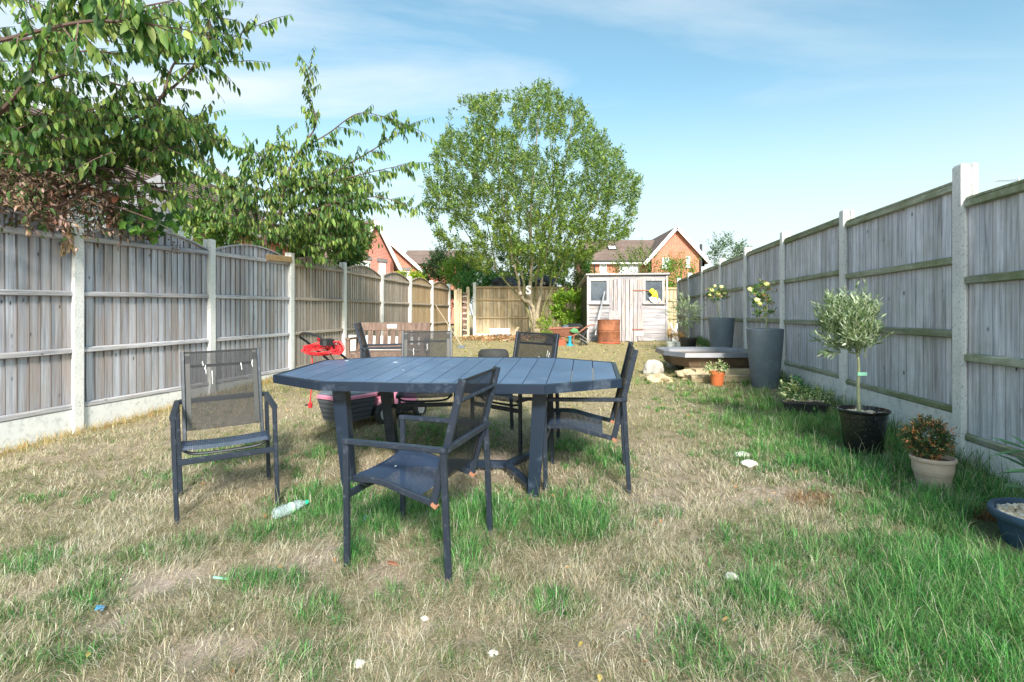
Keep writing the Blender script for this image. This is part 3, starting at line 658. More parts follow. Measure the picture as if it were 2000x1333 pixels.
# timber offcut screwed over the left fence rail and a bit of wire
n_l = lambda n: (-4.60+.338*n, 5.6+1.9*n)
m = MB(); a_ = Vector((n_l(1.62)[0]+.06, n_l(1.62)[1], CZ+.935)); b_ = Vector((n_l(1.97)[0]+.06, n_l(1.97)[1], CZ+.965)); m.beam(a_, b_, .04, .10)
tag(recenter(m.build('timber_offcut', 'new_offcut')), 'short orange brown timber offcut fixed over the top rail of the left fence', 'timber offcut')

# ------------------------------------------------------------------ buildings
def roof_slope(name, A, B, C_, D, mat, parent, rows=14, thick=.05):
    """tiled slope: A,B = eaves corners, C_,D = ridge corners above B and A. overlapping courses as real steps"""
    A, B, C_, D = map(Vector, (A, B, C_, D)); n = (B-A).cross(D-A).normalized()
    if n.z < 0: n = -n
    m = MB()
    for i in range(rows):
        t0, t1 = i/rows, (i+1.12)/rows
        t1 = min(t1, 1)
        a, b, c, d = A.lerp(D, t0), B.lerp(C_, t0), B.lerp(C_, t1), A.lerp(D, t1)
        k = thick
        m.add([a, b, c, d, a+n*k, b+n*k, c+n*k*.35, d+n*k*.35], [(3, 2, 1, 0), (4, 5, 6, 7), (0, 1, 5, 4), (1, 2, 6, 5), (2, 3, 7, 6), (3, 0, 4, 7)])
    return m.build(name, mat, parent)
def window_at(parent, c, w_, h_, nvec, bars=1, hb=0, frame='white_upvc', glass='window_glass', fw=.07):
    """frame proud of the wall; nvec = outward wall normal (horizontal)"""
    n = Vector(nvec).normalized(); u = Vector((0, 0, 1)).cross(n); c = Vector(c)
    fr = MB(); up = Vector((0, 0, 1))
    def bx(m, cu, cz, du, dz, dn, off): 
        rot = Matrix((u, n, up)).transposed(); m.box(c+u*cu+up*cz+n*off, (du, dn, dz), rot)
    for s in (-1, 1): bx(fr, s*(w_/2-fw/2), 0, fw, h_, .08, .04); bx(fr, 0, s*(h_/2-fw/2), w_-2*fw, fw, .08, .04)
    for k in range(bars): bx(fr, -w_/2+w_*(k+1)/(bars+1), 0, fw*.8, h_-2*fw, .07, .04)
    for k in range(hb): bx(fr, 0, -h_/2+h_*(k+1)/(hb+1), w_-2*fw, fw*.6, .06, .04)
    bx(fr, 0, -h_/2-.04, w_+.12, .06, .16, .06)
    o = fr.build('window', frame, parent); g_ = MB(); bx(g_, 0, 0, w_-fw, h_-fw, .02, .015)
    po = g_.build('pane', glass, parent); po.parent = o
    return o
def poly_wall(m, pts, n, d=.25):
    n = Vector(n).normalized(); pts = [Vector(p) for p in pts]; k = len(pts)
    m.add(pts+[p-n*d for p in pts], [tuple(range(k)), tuple(range(2*k-1, k-1, -1))]+[(i, i+k, (i+1) % k+k, (i+1) % k) for i in range(k)])
zg = CZ-.72
# house beyond the shed, right
Y0 = 40.
def PX(px, Y): return (px-1000)/F*Y
eav = P(0, 510, Y0).z; rid = P(0, 457, Y0).z
H = thing('brick_house', 'red brick house with brown tiled roof and white bargeboards behind the shed', 'house', (PX(1260, Y0), Y0+3, zg))
xl, xr = PX(1147, Y0), PX(1300, Y0)
m = MB(); poly_wall(m, [(xl, Y0, zg), (xr, Y0, zg), (xr, Y0, eav), (xl, Y0, eav)], (0, -1, 0)); m.build('front_wall', 'red_brick', H)
m = MB(); poly_wall(m, [(xl, Y0+7, zg), (xl, Y0, zg), (xl, Y0, eav), (xl, Y0+3.5, rid-.1), (xl, Y0+7, eav)], (-1, 0, 0)); m.build('end_wall', 'red_brick', H)
roof_slope('roof', (xl-.15, Y0-.35, eav-.05), (xr+2, Y0-.35, eav-.05), (xr+2, Y0+3.5, rid), (xl-.15, Y0+3.5, rid), 'brown_tile', H, 15, .07)
roof_slope('roof', (xl-.15, Y0+7.35, eav-.05), (xr+2, Y0+7.35, eav-.05), (xr+2, Y0+3.5, rid), (xl-.15, Y0+3.5, rid), 'brown_tile', H, 8)
gx0, gx1, ga = PX(1266, Y0-1), PX(1376, Y0-1), PX(1320, Y0-1); gap = P(0, 444, Y0-1).z; ge = P(0, 505, Y0-1).z
m = MB(); poly_wall(m, [(gx0, Y0-1, zg), (gx1, Y0-1, zg), (gx1, Y0-1, ge), (ga, Y0-1, gap-.15), (gx0, Y0-1, ge)], (0, -1, 0)); m.build('gable_wall', 'red_brick', H)
m = MB(); poly_wall(m, [(gx1, Y0-1, zg), (gx1, Y0+7, zg), (gx1, Y0+7, ge), (gx1, Y0-1, ge)], (1, 0, 0)); poly_wall(m, [(gx0, Y0, zg), (gx0, Y0-1, zg), (gx0, Y0-1, ge), (gx0, Y0, ge)], (-1, 0, 0)); m.build('side_wall', 'red_brick', H)
sl_ = (gap-ge)/(ga-gx0)
for s, gxx in ((-1, gx0), (1, gx1)):
    e = gxx+s*.35; ez = ge-.35*abs((gap-ge)/(ga-gxx))
    roof_slope('roof', (e, Y0-1.3, ez), (e, Y0+7, ez), (ga, Y0+7, gap), (ga, Y0-1.3, gap), 'brown_tile', H, 12)
    m = MB(); m.beam((e, Y0-1.34, ez-.08), (ga, Y0-1.34, gap-.08), .06, .24, (0, 0, 1)); m.build('bargeboard', 'white_upvc', H)
m = MB(); m.box(((xl+gx0)/2, Y0-.28, eav-.16), (gx0-xl+.2, .12, .2)); m.build('fascia', 'white_upvc', H)
m = MB(); m.tube([(xl, Y0-.4, eav-.04), (gx0, Y0-.4, eav-.04)], .07, 8); m.build('gutter', 'gutter_black', H)
for px in (1147.5, 1161): m = MB(); m.tube([(PX(px, Y0), Y0-.12, eav-.1), (PX(px, Y0), Y0-.12, zg)], .05, 6); m.build('downpipe', 'gutter_black', H)
m = MB(); m.tube([(PX(1368, Y0-1), Y0-1.12, P(0, 484, Y0).z+.1), (PX(1368, Y0-1), Y0-1.12, zg)], .09, 6); m.build('downpipe', 'gutter_black', H)
for px0, px1, py0, py1, Y, b in ((1171, 1185, 511, 534, Y0, 0), (1209, 1248, 511, 534, Y0, 2), (1293, 1308, 504, 524, Y0-1, 1), (1339, 1347, 502, 522, Y0-1, 0)):
    a_ = P(px0, py0, Y); b_ = P(px1, py1, Y); window_at(H, ((a_.x+b_.x)/2, Y, (a_.z+b_.z)/2), b_.x-a_.x, a_.z-b_.z, (0, -1, 0), b, glass='curtained_glass')
a_ = Vector((PX(1196, Y0+1.6), Y0+1.75, eav+(rid-eav)*.52+.12)); nrm_ = Vector((0, -(rid-eav), 3.85)).normalized()
rot = Matrix((Vector((1, 0, 0)), nrm_, Vector((1, 0, 0)).cross(nrm_))).transposed()
m = MB(); m.box(a_, (.72, .10, .75), rot); sk = m.build('skylight', 'gutter_black', H); m = MB(); m.box(a_+nrm_*.06, (.54, .03, .56), rot); q = m.build('pane', 'white_upvc', H); q.parent = sk
# gable house, left of centre
def gable_house(label, base, yaw, Wg, Lg, he, hr, brick, tile, gable_cut=1, wins=(), side_wins=(), rows=14):
    """local frame: gable face at y=0 facing -y, ridge runs along +y; x in [-Wg/2, Wg/2]"""
    Hh = thing('brick_house', label, 'house', base, yaw)
    def loc(m, name, mat, parent=None):
        o = m.build(name, mat, parent or Hh, local=True); return o
    w2 = Wg/2
    m = MB(); poly_wall(m, [(-w2, 0, 0), (w2, 0, 0), (w2, 0, he), (0, 0, hr-.1), (-w2, 0, he)], (0, -1, 0)); loc(m, 'gable_wall', brick)
    m = MB(); poly_wall(m, [(w2, 0, 0), (w2, Lg, 0), (w2, Lg, he), (w2, 0, he)], (1, 0, 0)); loc(m, 'side_wall', brick)
    m = MB(); poly_wall(m, [(-w2, Lg, 0), (-w2, 0, 0), (-w2, 0, he), (-w2, Lg, he)], (-1, 0, 0)); loc(m, 'side_wall', brick)
    m = MB(); poly_wall(m, [(w2, Lg, 0), (-w2, Lg, 0), (-w2, Lg, he), (0, Lg, hr-.1), (w2, Lg, he)], (0, 1, 0)); loc(m, 'gable_wall', brick)
    k = (hr-he)/w2
    for s in (-1, 1):
        e = s*(w2+.3); ez = he-.3*k
        mm = roof_slope('roof', (e, -.3, ez), (e, Lg+.3, ez), (0, Lg+.3, hr), (0, -.3, hr), tile, None, rows); mm.parent = Hh
        m = MB(); m.beam((e, -.33, ez-.1), (0, -.33, hr-.1), .06, .22); loc(m, 'bargeboard', 'white_upvc')
        m = MB(); m.tube([(e+s*.05, -.3, ez), (e+s*.05, Lg+.3, ez)], .06, 6); loc(m, 'gutter', 'gutter_black')
    for (x, z, w_, h_, b) in wins:
        o = window_at(None, (x, 0, z), w_, h_, (0, -1, 0), b, glass='curtained_glass'); o.parent = Hh
        m = MB(); m.box((x, -.03, z+h_/2+.17), (w_+.3, .05, .2)); loc(m, 'lintel', 'grey_tile')
    for (s, y, z, w_, h_, b) in side_wins:
        o = window_at(None, (s*w2, y, z), w_, h_, (s, 0, 0), b, glass='curtained_glass'); o.parent = Hh
    return Hh
# house A: its gable faces right and towards the garden
gb = Vector((PX(728, 30), 30, zg))
hA = rid_a = P(0, 430, 30).z-zg
gable_house('pink red brick house with steep gable and white bay window beyond the arched fence', (gb.x, gb.y, zg), R(50), 2.9, 9, P(0, 508, 30).z-zg, hA, 'pink_brick', 'brown_tile',
            wins=((-.72, 3.15, 1.0, 1.1, 3), (.62, 3.1, .4, 1.1, 0)), side_wins=((-1, 1.2, 3.2, .9, 1.1, 1),))
# house B: gable end towards us, ridge running away
bB = Vector((PX(752, 36), 36, zg))
gable_house('orange red brick house with grey slate roof to the right of the steep gable', (bB.x, bB.y, zg), R(6), 4.6, 7, P(0, 522, 36).z-zg, P(0, 462, 36).z-zg, 'red_brick', 'grey_tile',
            wins=((1.35, 3.2, .6, .9, 0),), side_wins=((1, 2, 3.0, .9, 1.0, 1),))
Cc = thing('brick_house', 'low grey brown tiled house roof showing between the slate roof and the big tree', 'house', (PX(835, 42), 44, zg))
yc = 42.; rz0 = P(0, 486, yc+2).z; ez0 = P(0, 516, yc).z
roof_slope('roof', (PX(780, yc), yc, ez0), (PX(905, yc), yc, ez0), (PX(905, yc)-.3, yc+3.4, rz0), (PX(780, yc), yc+3.4, rz0), 'brown_tile', Cc, 9, .07)
roof_slope('roof', (PX(780, yc), yc+6.8, ez0), (PX(905, yc), yc+6.8, ez0), (PX(905, yc)-.3, yc+3.4, rz0), (PX(780, yc), yc+3.4, rz0), 'brown_tile', Cc, 6, .07)
m = MB(); m.box(((PX(785, yc)+PX(900, yc))/2, yc+3.4, (zg+ez0)/2), (PX(900, yc)-PX(785, yc), 6.2, ez0-zg)); m.build('wall', 'red_brick', Cc)
# house D: long row house on the far left, seen through the cherry tree
D = thing('brick_house', 'brown roofed house with white windows half hidden by the leaves on the left', 'house', (-14.5, 18, zg))
xe, ze, zr_ = -12.4, CZ+4.05, CZ+6.9
m = MB(); poly_wall(m, [(xe, 13, zg), (xe, 30, zg), (xe, 30, ze), (xe, 13, ze)], (1, 0, 0)); poly_wall(m, [(xe-7, 13, zg), (xe, 13, zg), (xe, 13, ze), (xe-3.5, 13, zr_-.1), (xe-7, 13, ze)], (0, -1, 0)); m.build('wall', 'red_brick', D)
roof_slope('roof', (xe+.35, 12.7, ze-.15), (xe+.35, 30, ze-.15), (xe-3.5, 30, zr_), (xe-3.5, 12.7, zr_), 'brown_tile', D, 16, .08)
roof_slope('roof', (xe-7.35, 12.7, ze-.15), (xe-7.35, 30, ze-.15), (xe-3.5, 30, zr_), (xe-3.5, 12.7, zr_), 'brown_tile', D, 8, .08)
m = MB(); m.tube([(xe+.42, 12.7, ze-.1), (xe+.42, 30, ze-.1)], .07, 8); m.build('gutter', 'gutter_black', D)
m = MB(); m.box((xe+.3, 21.3, ze-.27), (.08, 17, .2)); m.build('fascia', 'white_upvc', D)
for y in (15.5, 18.3, 19.9, 22.9, 26): window_at(D, (xe, y, ze-1.15), 1.3, 1.2, (1, 0, 0), 2, glass='curtained_glass')
# ------------------------------------------------------------------ shed
YS = 14.4; S0, S1 = PX(1148, YS), PX(1302, YS); sg = G(3, YS); st = P(0, 539, YS).z
SH = thing('garden_shed', 'peeling whitewashed wooden shed with two dark windows and a plank door', 'shed', ((S0+S1)/2, YS+.8, sg))
def xs(px): return PX(px, YS)
def zs(py): return P(0, py, YS).z
m = MB(); m.box(((S0+S1)/2, YS+.85, (sg+st)/2), (S1-S0-.06, 1.5, st-sg-.06)); m.build('shed_body', 'black_plastic', SH)
def clad(x0, x1, z0, z1, n, Y=YS):
    h = (z1-z0)/n
    for k in range(n):
        m = MB(); c_ = Vector(((x0+x1)/2, Y, z0+h*(k+.5))); m.box((0, 0, 0), (x1-x0, .018, h*1.06), Matrix.Rotation(R(-7+random.uniform(-1.5, 1.5)), 3, 'X'))
        o = m.build('plank', 'shed_plank', SH, local=True); o.location = c_-world_loc(SH); o.rotation_euler = (0, R(random.uniform(-.35, .35)), 0)
wl0, wl1, wr0, wr1 = 1154, 1184, 1261, 1292
clad(xs(1148.5), xs(1190), sg+.02, zs(596), 9); clad(xs(1256), xs(1301), sg+.02, zs(596), 9)
m = MB(); m.box(((S0+S1)/2, YS, (zs(539)+zs(547))/2), (S1-S0, .03, zs(539)-zs(547))); m.build('header_board', 'shed_plank', SH)
dx_ = [1190, 1198, 1205.5, 1213.5, 1221.5, 1229, 1237, 1245, 1256.5]
for i in range(8):
    a_, b_ = xs(dx_[i]), xs(dx_[i+1]); z1 = zs(547) if i < 2 else zs(546)
    m = MB(); z0_ = sg+random.uniform(0, .03); m.box((0, 0, 0), (b_-a_-.012, .02, z1-z0_)); o = m.build('door_plank', 'shed_door_plank', SH, local=True)
    o.location = Vector(((a_+b_)/2, YS-(.012 if i >= 2 else .002)-random.uniform(0, .004), (z1+z0_)/2))-world_loc(SH); o.rotation_euler = (0, R(random.uniform(-.3, .3)), 0)
for (a_, b_, nm) in ((wl0, wl1, 0), (wr0, wr1, 1)):
    zt0, zt1 = zs(593), zs(544); fr = MB(); x0, x1 = xs(a_-5.5), xs(b_+5.5); Wf = .07
    for c_, d_ in ((((x0+Wf/2), (zt0+zt1)/2), (Wf, zt1-zt0)), (((x1-Wf/2), (zt0+zt1)/2), (Wf, zt1-zt0)), (((x0+x1)/2, zt1-Wf/2), (x1-x0-2*Wf, Wf)), (((x0+x1)/2, zt0+Wf/2), (x1-x0-2*Wf, Wf))):
        fr.box((c_[0], YS-.012, c_[1]), (d_[0], .045, d_[1]))
    fr.box(((x0+x1)/2, YS-.04, zt0-.01), (x1-x0+.03, .07, .035))
    wo = fr.build('window', 'shed_trim', SH); m = MB(); m.box(((x0+x1)/2, YS+.004, (zt0+zt1)/2), (x1-x0-2*Wf+.02, .006, zt1-zt0-2*Wf+.02)); po = m.build('pane', 'window_glass', SH); po.location = -wo.location; po.parent = wo
for px in (1148, 1302): m = MB(); m.box((xs(px), YS-.015, (sg+st)/2), (.05, .05, st-sg)); m.build('corner_post', 'shed_trim', SH)
m = MB(); m.add([(S0-.06, YS-.1, st+.01), (S1+.06, YS-.1, st+.03), (S1+.06, YS+1.75, st-.22), (S0-.06, YS+1.75, st-.24), (S0-.06, YS-.1, st+.05), (S1+.06, YS-.1, st+.07), (S1+.06, YS+1.75, st-.18), (S0-.06, YS+1.75, st-.2)], [(3, 2, 1, 0), (4, 5, 6, 7), (0, 1, 5, 4), (1, 2, 6, 5), (2, 3, 7, 6), (3, 0, 4, 7)]); m.build('roof', 'shed_trim', SH)
m = MB(); m.box((xs(1245), YS-.035, zs(644)), (.30, .012, .03)); m.build('hinge', 'rust_pink', SH)
m = MB(); m.box((xs(1251), YS-.035, zs(568)), (.42, .012, .03)); m.build('hinge', 'rust_pink', SH)
m = MB(); m.box((xs(1248), YS-.03, zs(652)), (.22, .012, .14)); m.build('patch_board', 'shed_trim', SH)
# things in and against the shed
m = MB(); m.blob((xs(1277), YS-.10, zs(577)), (.075, .03, .12), 3, .35, 1); m.blob((xs(1272), YS-.10, zs(570)), (.07, .03, .07), 5, .3, 1); m.blob((xs(1281), YS-.1, zs(582)), (.035, .03, .08), 4, .3, 1)
tag(recenter(m.build('yellow_bag', 'bright_yellow', smooth=True)), 'crumpled bright yellow bag lying in the right window of the shed', 'bag')
m = MB(); m.blob((xs(1277), YS-.07, zs(586)), (.15, .05, .10), 8, .35, .9)
tag(recenter(m.build('white_cloth', 'white_cloth', smooth=True)), 'heaped white cloth under the yellow bag on the shed window sill', 'cloth')
t_ = thing('leaning_pole', 'two tone grey and white pole leaning on the shed beside the left window', 'pole', P(1163, 662, YS-.55))
pa, pb, pm = P(1181, 570, YS-.12), P(1163, 655, YS-.55), P(1172.5, 607, YS-.32)
m = MB(); m.tube([pa, pm], .022, 8); m.build('grey_section', 'trellis_grey', t_); m = MB(); m.tube([pm, pb], .016, 8); m.build('white_section', 'white_upvc', t_)
# ------------------------------------------------------------------ trees and bushes
GREEN_C = [(.055, .12, .030), (.085, .17, .040), (.12, .22, .055), (.16, .27, .07)]
def pip(poly, x, y):
    ins = np.zeros(len(x), bool); n = len(poly)
    for i in range(n):
        x1, y1 = poly[i]; x2, y2 = poly[(i+1) % n]
        c = ((y1 > y) != (y2 > y)) & (x < (x2-x1)*(y-y1)/(y2-y1+1e-12)+x1); ins ^= c
    return ins
def ellipsoid_pts(n, c, r, shell=.35):
    d = rng.normal(0, 1, (n, 3)); d /= np.linalg.norm(d, axis=1, keepdims=True)
    k = (shell+(1-shell)*rng.random(n))**.6
    return np.array(c)+d*k[:, None]*np.array(r), d
def bush(name, label, cat, c, r, nsh, nl, ll, lw, palette, sl=.3, base=None, mat='leaf_mat', up=.5, group=None, stem='bark_dark', stems=4, lump=.45, hang=0., wt=None, small=True, ang=.9):
    base = Vector(base) if base is not None else Vector((c[0], c[1], G(c[0], c[1])))
    T = thing(name, label, cat, base, group=group)
    s, d = ellipsoid_pts(int(nsh*1.8), c, r)
    sc = 1.6/max(r); q = np.array([noise.noise(Vector(p)*sc+Vector((c[0], 3, 1))) for p in s])
    s = s[q > np.quantile(q, lump)][:nsh]; d = d[q > np.quantile(q, lump)][:nsh]
    dr = d*.8+np.array([0, 0, up])+rng.normal(0, .35, d.shape)
    shoots('foliage', mat, s, dr, sl*rng.uniform(.5, 1.3, len(s)), nl, ll, lw, ang, palette, T, wt, hang=hang, small=small)
    m = MB()
    for k in range(stems):
        e = Vector(s[rng.integers(len(s))]); m.tube(smooth_path([base+Vector((random.uniform(-.05, .05), random.uniform(-.05, .05), -.05)), base.lerp(e, .5)+Vector((random.uniform(-.1, .1), random.uniform(-.1, .1), .1)), e], 3), [.02*max(r)*(1-.7*i/6) for i in range(7)], 5)
    m.build('stems', stem, T); return T
# big multi-stemmed tree
YT = 17.2; tb = P(1046, 652, YT); tb.z = G(tb.x, YT)
T = thing('garden_tree', 'big round leafy tree with many slender pale stems in front of the far fence', 'tree', tb)
crown = [(1258, 340), (1246, 400), (1238, 450), (1195, 470), (1160, 490), (1130, 515), (1090, 540), (1060, 535), (1010, 540), (960, 530), (920, 515), (870, 480), (838, 440), (824, 390), (826, 310), (845, 285), (868, 250), (876, 200), (900, 186), (950, 176), (1000, 172), (1045, 160), (1062, 146), (1078, 160), (1105, 185), (1130, 182), (1150, 215), (1172, 255), (1186, 245), (1196, 285), (1216, 280), (1224, 320)]
crown = [(x-(2 if x > 1150 else 0)+(2 if x < 900 else 0), y+6) for x, y in crown]
N = 16000; px = rng.uniform(815, 1265, N); py = rng.uniform(140, 560, N); k = pip(crown, px, py); px, py = px[k], py[k]
# keep lumps: light and dark clumps with gaps of sky
q = fbm(px, py, .022, 21)+.75*fbm(px, py, .055, 22); k = ((q > np.quantile(q, .20)) | ((np.abs(px-1045) < 45) & (py < 260) & (rng.random(len(px)) < .7))) & ~((py > 490) & (np.abs(px-1045) < 95) & (rng.random(len(px)) < .62)); px, py = px[k], py[k]
k = rng.permutation(len(px))[:5200]; px, py = px[k], py[k]
cx_, cy_ = 1040., 350.; rr_ = np.clip(1-((px-cx_)/225)**2-((py-cy_)/215)**2, .02, 1); yy = YT+np.sqrt(rr_)*rng.uniform(-1, 1, len(px))*3.0
pts = np.stack([(px-1000)/F*yy, yy, CZ-(py-HY)/F*yy], 1)
fork = np.array([tb.x, tb.y, tb.z+1.4]); dr = nrm(pts-fork)+np.array([0, 0, .35])+rng.normal(0, .5, pts.shape)
pal_t = [(.07, .14, .04), (.12, .21, .06), (.16, .27, .08), (.23, .33, .17), (.20, .31, .05), (.28, .33, .09)]
low = pts[:, 2] < CZ+3.0
for nm, kk, pal in (('crown', ~low, pal_t), ('lower_foliage', low, [(.09, .17, .03), (.14, .24, .04), (.19, .30, .05), (.24, .34, .09), (.28, .34, .05)])):
    shoots(nm, 'leaf_mat', pts[kk]-nrm(dr[kk])*.25, dr[kk], rng.uniform(.18, .42, kk.sum()), 13, .12, .048, .95, pal, T, small=True, twig=(.003, 'bark_olive', nm+'_twigs'))
def stem(name, pth, r0, r1, mat, parent, k=6, n=8):
    pp = smooth_path(pth, k); L = len(pp)
    for i in range(1, L-1): pp[i] = pp[i]+Vector((random.uniform(-1, 1), random.uniform(-1, 1), random.uniform(-1, 1)))*r0*.25
    return MB().tube(pp, [r0+(r1-r0)*i/(L-1) for i in range(L)], n).build(name, mat, parent, smooth=True)
B0 = P(1045, 652, YT); B0.z = tb.z-.1
st_ = [  # (start px, py, dY), ... radius
 [(1046, 655, 0), (1040, 600, -.1), (1018, 580, -.2), (1012, 545, -.3), (1000, 500, -.5), (985, 400, -.8), (960, 250, -1.0)],
 [(1048, 655, 0), (1040, 620, 0), (1036, 570, 0), (1038, 520, 0), (1036, 430, 0), (1045, 300, .2), (1055, 200, .2)],
 [(1052, 655, 0), (1050, 610, 0), (1056, 570, .1), (1062, 520, .2), (1075, 450, .4), (1100, 340, .6), (1120, 220, .8)],
 [(1050, 650, 0), (1058, 615, -.1), (1066, 590, -.2), (1085, 550, -.3), (1105, 505, -.4), (1140, 440, -.8), (1190, 340, -1.2)],
 [(1043, 650, 0), (1028, 600, .2), (1005, 570, .3), (970, 530, .5), (920, 470, 1), (870, 380, 1.4)],
 [(1046, 640, 0), (1024, 590, .1), (1022, 550, .1), (1006, 500, .2), (960, 420, .3), (900, 300, .2)],
 [(1045, 640, 0), (1044, 600, .3), (1048, 545, .4), (1058, 480, .6), (1080, 380, 1.2), (1070, 230, 1.6)],
 [(1052, 640, 0), (1070, 590, .3), (1082, 520, .5), (1120, 450, 1.0), (1160, 400, 1.6), (1220, 350, 1.8)]]
for i, s_ in enumerate(st_):
    stem('trunk', [P(a, b, YT+c_) for a, b, c_ in s_], (.07, .08, .07, .045, .03, .055, .045, .035)[i], .012, 'bark_pale' if i < 3 else 'bark_olive', T, 5)
for i in range(46):      # secondary limbs
    s_ = random.choice(st_); j = random.randrange(2, len(s_)-1); a = P(s_[j][0], s_[j][1], YT+s_[j][2]); e = Vector(pts[rng.integers(len(pts))])
    if (e-a).length > 3.4 or e.z < a.z+.3: continue
    stem('branch', [a, a.lerp(e, .45)+Vector((0, 0, .25)), e], .024, .006, 'bark_olive', T, 3, 5)
for a_, r_ in (((1016, 573, -.32), .06), ((1030, 562, -.35), .045)):      # sawn stubs
    c_ = P(a_[0], a_[1], YT+a_[2]); MB().tube([c_+Vector((.06, .25, -.12)), c_+Vector((0, -.06, .0))], r_, 8).build('sawn_stub', 'aged_terracotta', T)
# letter ornament on the trunk
cu = bpy.data.curves.new('letter', 'FONT'); cu.body = 'S'; cu.size = .38; cu.extrude = .015; cu.bevel_depth = .012; cu.align_x = 'CENTER'
lo = bpy.data.objects.new('letter_ornament', cu); COL.objects.link(lo); dg = bpy.context.evaluated_depsgraph_get(); me = bpy.data.meshes.new_from_object(lo.evaluated_get(dg)); bpy.data.objects.remove(lo)
lo = bpy.data.objects.new('letter_ornament', me); COL.objects.link(lo); me.materials.clear(); me.materials.append(MATS['white_upvc'])
c_ = P(1032, 575, YT-.42); lo.location = c_; lo.rotation_euler = (R(90), 0, R(4)); tag(lo, 'white letter S ornament hung on the stems of the big tree', 'ornament')

# bushes and trees beyond the fences
def bp(px, py, Y): p = P(px, py, Y); return (p.x, p.y, p.z)
def rad(rx, rz, Y, ry=None): return (rx/F*Y, (ry or rx)/F*Y, rz/F*Y)
BG = [
 ('dark_shrub', 'dark green dense shrub behind the arched fence left of the big tree', 'shrub', bp(878, 540, 25), rad(50, 50, 25), 620, 16, .13, .06, [(.025, .055, .025), (.04, .085, .035), (.07, .13, .045)], .5),
 ('garden_bush', 'bright green spreading bush peeping over the corner of the far fence', 'bush', bp(945, 560, 21.5), rad(52, 24, 21.5), 420, 16, .12, .05, [(.09, .24, .07), (.13, .32, .09), (.06, .16, .05)], .4),
 ('garden_bush', 'yellow green upper bush just left of the big tree above the corner', 'bush', bp(905, 535, 23), rad(38, 22, 23), 300, 14, .12, .05, [(.13, .24, .03), (.18, .30, .05)], .4),
 ('twiggy_bush', 'half bare brownish twiggy bush behind the corner of the far fence', 'bush', bp(930, 520, 26), rad(40, 32, 26), 200, 12, .11, .04, [(.20, .17, .12), (.15, .17, .07), (.28, .22, .17)], .5),
 ('garden_bush', 'mid green tall bush behind the stems of the big tree', 'bush', bp(1010, 528, 24), rad(60, 44, 24), 620, 16, .13, .06, [(.04, .10, .03), (.07, .15, .04), (.11, .20, .05)], .5),
 ('garden_bush', 'fresh green leafy bush between the big tree and the shed', 'bush', bp(1112, 532, 23), rad(42, 38, 23), 480, 16, .12, .05, [(.06, .15, .05), (.10, .22, .05), (.15, .28, .06)], .45),
 ('garden_bush', 'wispy yellow green bush above the right half of the shed roof', 'bush', bp(1262, 525, 24), rad(62, 30, 24), 330, 13, .12, .045, [(.10, .15, .05), (.17, .24, .07), (.22, .28, .08)], .55),
 ('garden_bush', 'light green bush filling the gap between shed roof and grey fence', 'bush', bp(1325, 540, 22), rad(28, 30, 22), 220, 13, .11, .045, [(.13, .24, .03), (.19, .31, .05)], .5),
 ('distant_tree', 'small bluish green distant tree showing above the grey right fence', 'tree', bp(1420, 500, 34), rad(26, 26, 34), 150, 12, .2, .08, [(.07, .13, .08), (.12, .19, .09)], .8),
 ('golden_hedge', 'low yellow green hedge above the arched fence below the orange brick gable', 'hedge', bp(795, 552, 18.5), rad(30, 13, 18.5), 260, 12, .10, .05, [(.32, .42, .03), (.24, .36, .04), (.42, .48, .06)], .25),
 ('spindle_bush', 'bright lime green bush behind the left fence under the cherry branches', 'bush', bp(385, 465, 9.8), rad(62, 40, 9.8), 330, 12, .07, .045, [(.16, .30, .05), (.24, .40, .08), (.10, .22, .04)], .25),
 ('laurel_bush', 'dark glossy laurel bush spilling over the left fence by the gable house', 'bush', bp(645, 480, 12.2), rad(62, 46, 12.2), 800, 14, .11, .045, [(.03, .08, .02), (.05, .12, .03), (.09, .18, .04), (.16, .24, .05)], .35),
 ('laurel_bush', 'olive yellow leafed bush tip leaning towards the steep gable', 'bush', bp(686, 464, 12.6), rad(30, 22, 12.6), 220, 13, .10, .04, [(.13, .18, .03), (.20, .26, .05), (.09, .14, .03)], .3)]
for b in BG: bush(b[0], b[1], b[2], b[3], b[4], b[5], b[6], b[7], b[8], b[9], sl=b[10])
# shrub in front of the far fence
c_ = P(1112, 615, 16.4); T = bush('leafy_shrub', 'sunlit yellow green shrub leaning against the far fence beside the shed', 'shrub', (c_.x, 16.4, c_.z+.05), (.46, .4, .62), 300, 15, .12, .045, [(.16, .30, .03), (.24, .40, .05), (.32, .42, .05), (.10, .22, .03)], sl=.3, up=.8)
s_, d_ = ellipsoid_pts(70, (c_.x-.25, 16.2, G(1.6, 16)+.32), (.5, .35, .25)); shoots('lower_leaves', 'leaf_mat', s_, d_+[0, 0, .8], np.full(70, .28), 12, .12, .03, .6, [(.20, .36, .04), (.28, .42, .08)], T)
bush('ivy_patch', 'dark ivy creeping up the fence corner behind the left side of the shed', 'ivy', (P(1138, 590, 17.2).x, 17.5, P(1138, 590, 17.2).z+.1), (.38, .3, .95), 260, 12, .09, .05, [(.10, .13, .05), (.16, .19, .07), (.05, .08, .03)], sl=.25, lump=.3)
for px, py, cc, lb in ((985, 548, .7, 'low black plastic sheeting roof behind the far fence left of the stems'), (1062, 545, .5, 'creased black tarpaulin heap behind the far fence right of the stems')):
    c_ = P(px, py, 19.8); m = MB(); m.blob((c_.x, 19.9, c_.z-.25), (cc, .4, .42), px, .3, 1, 3); tag(recenter(m.build('tarpaulin', 'black_sheet')), lb, 'tarpaulin')
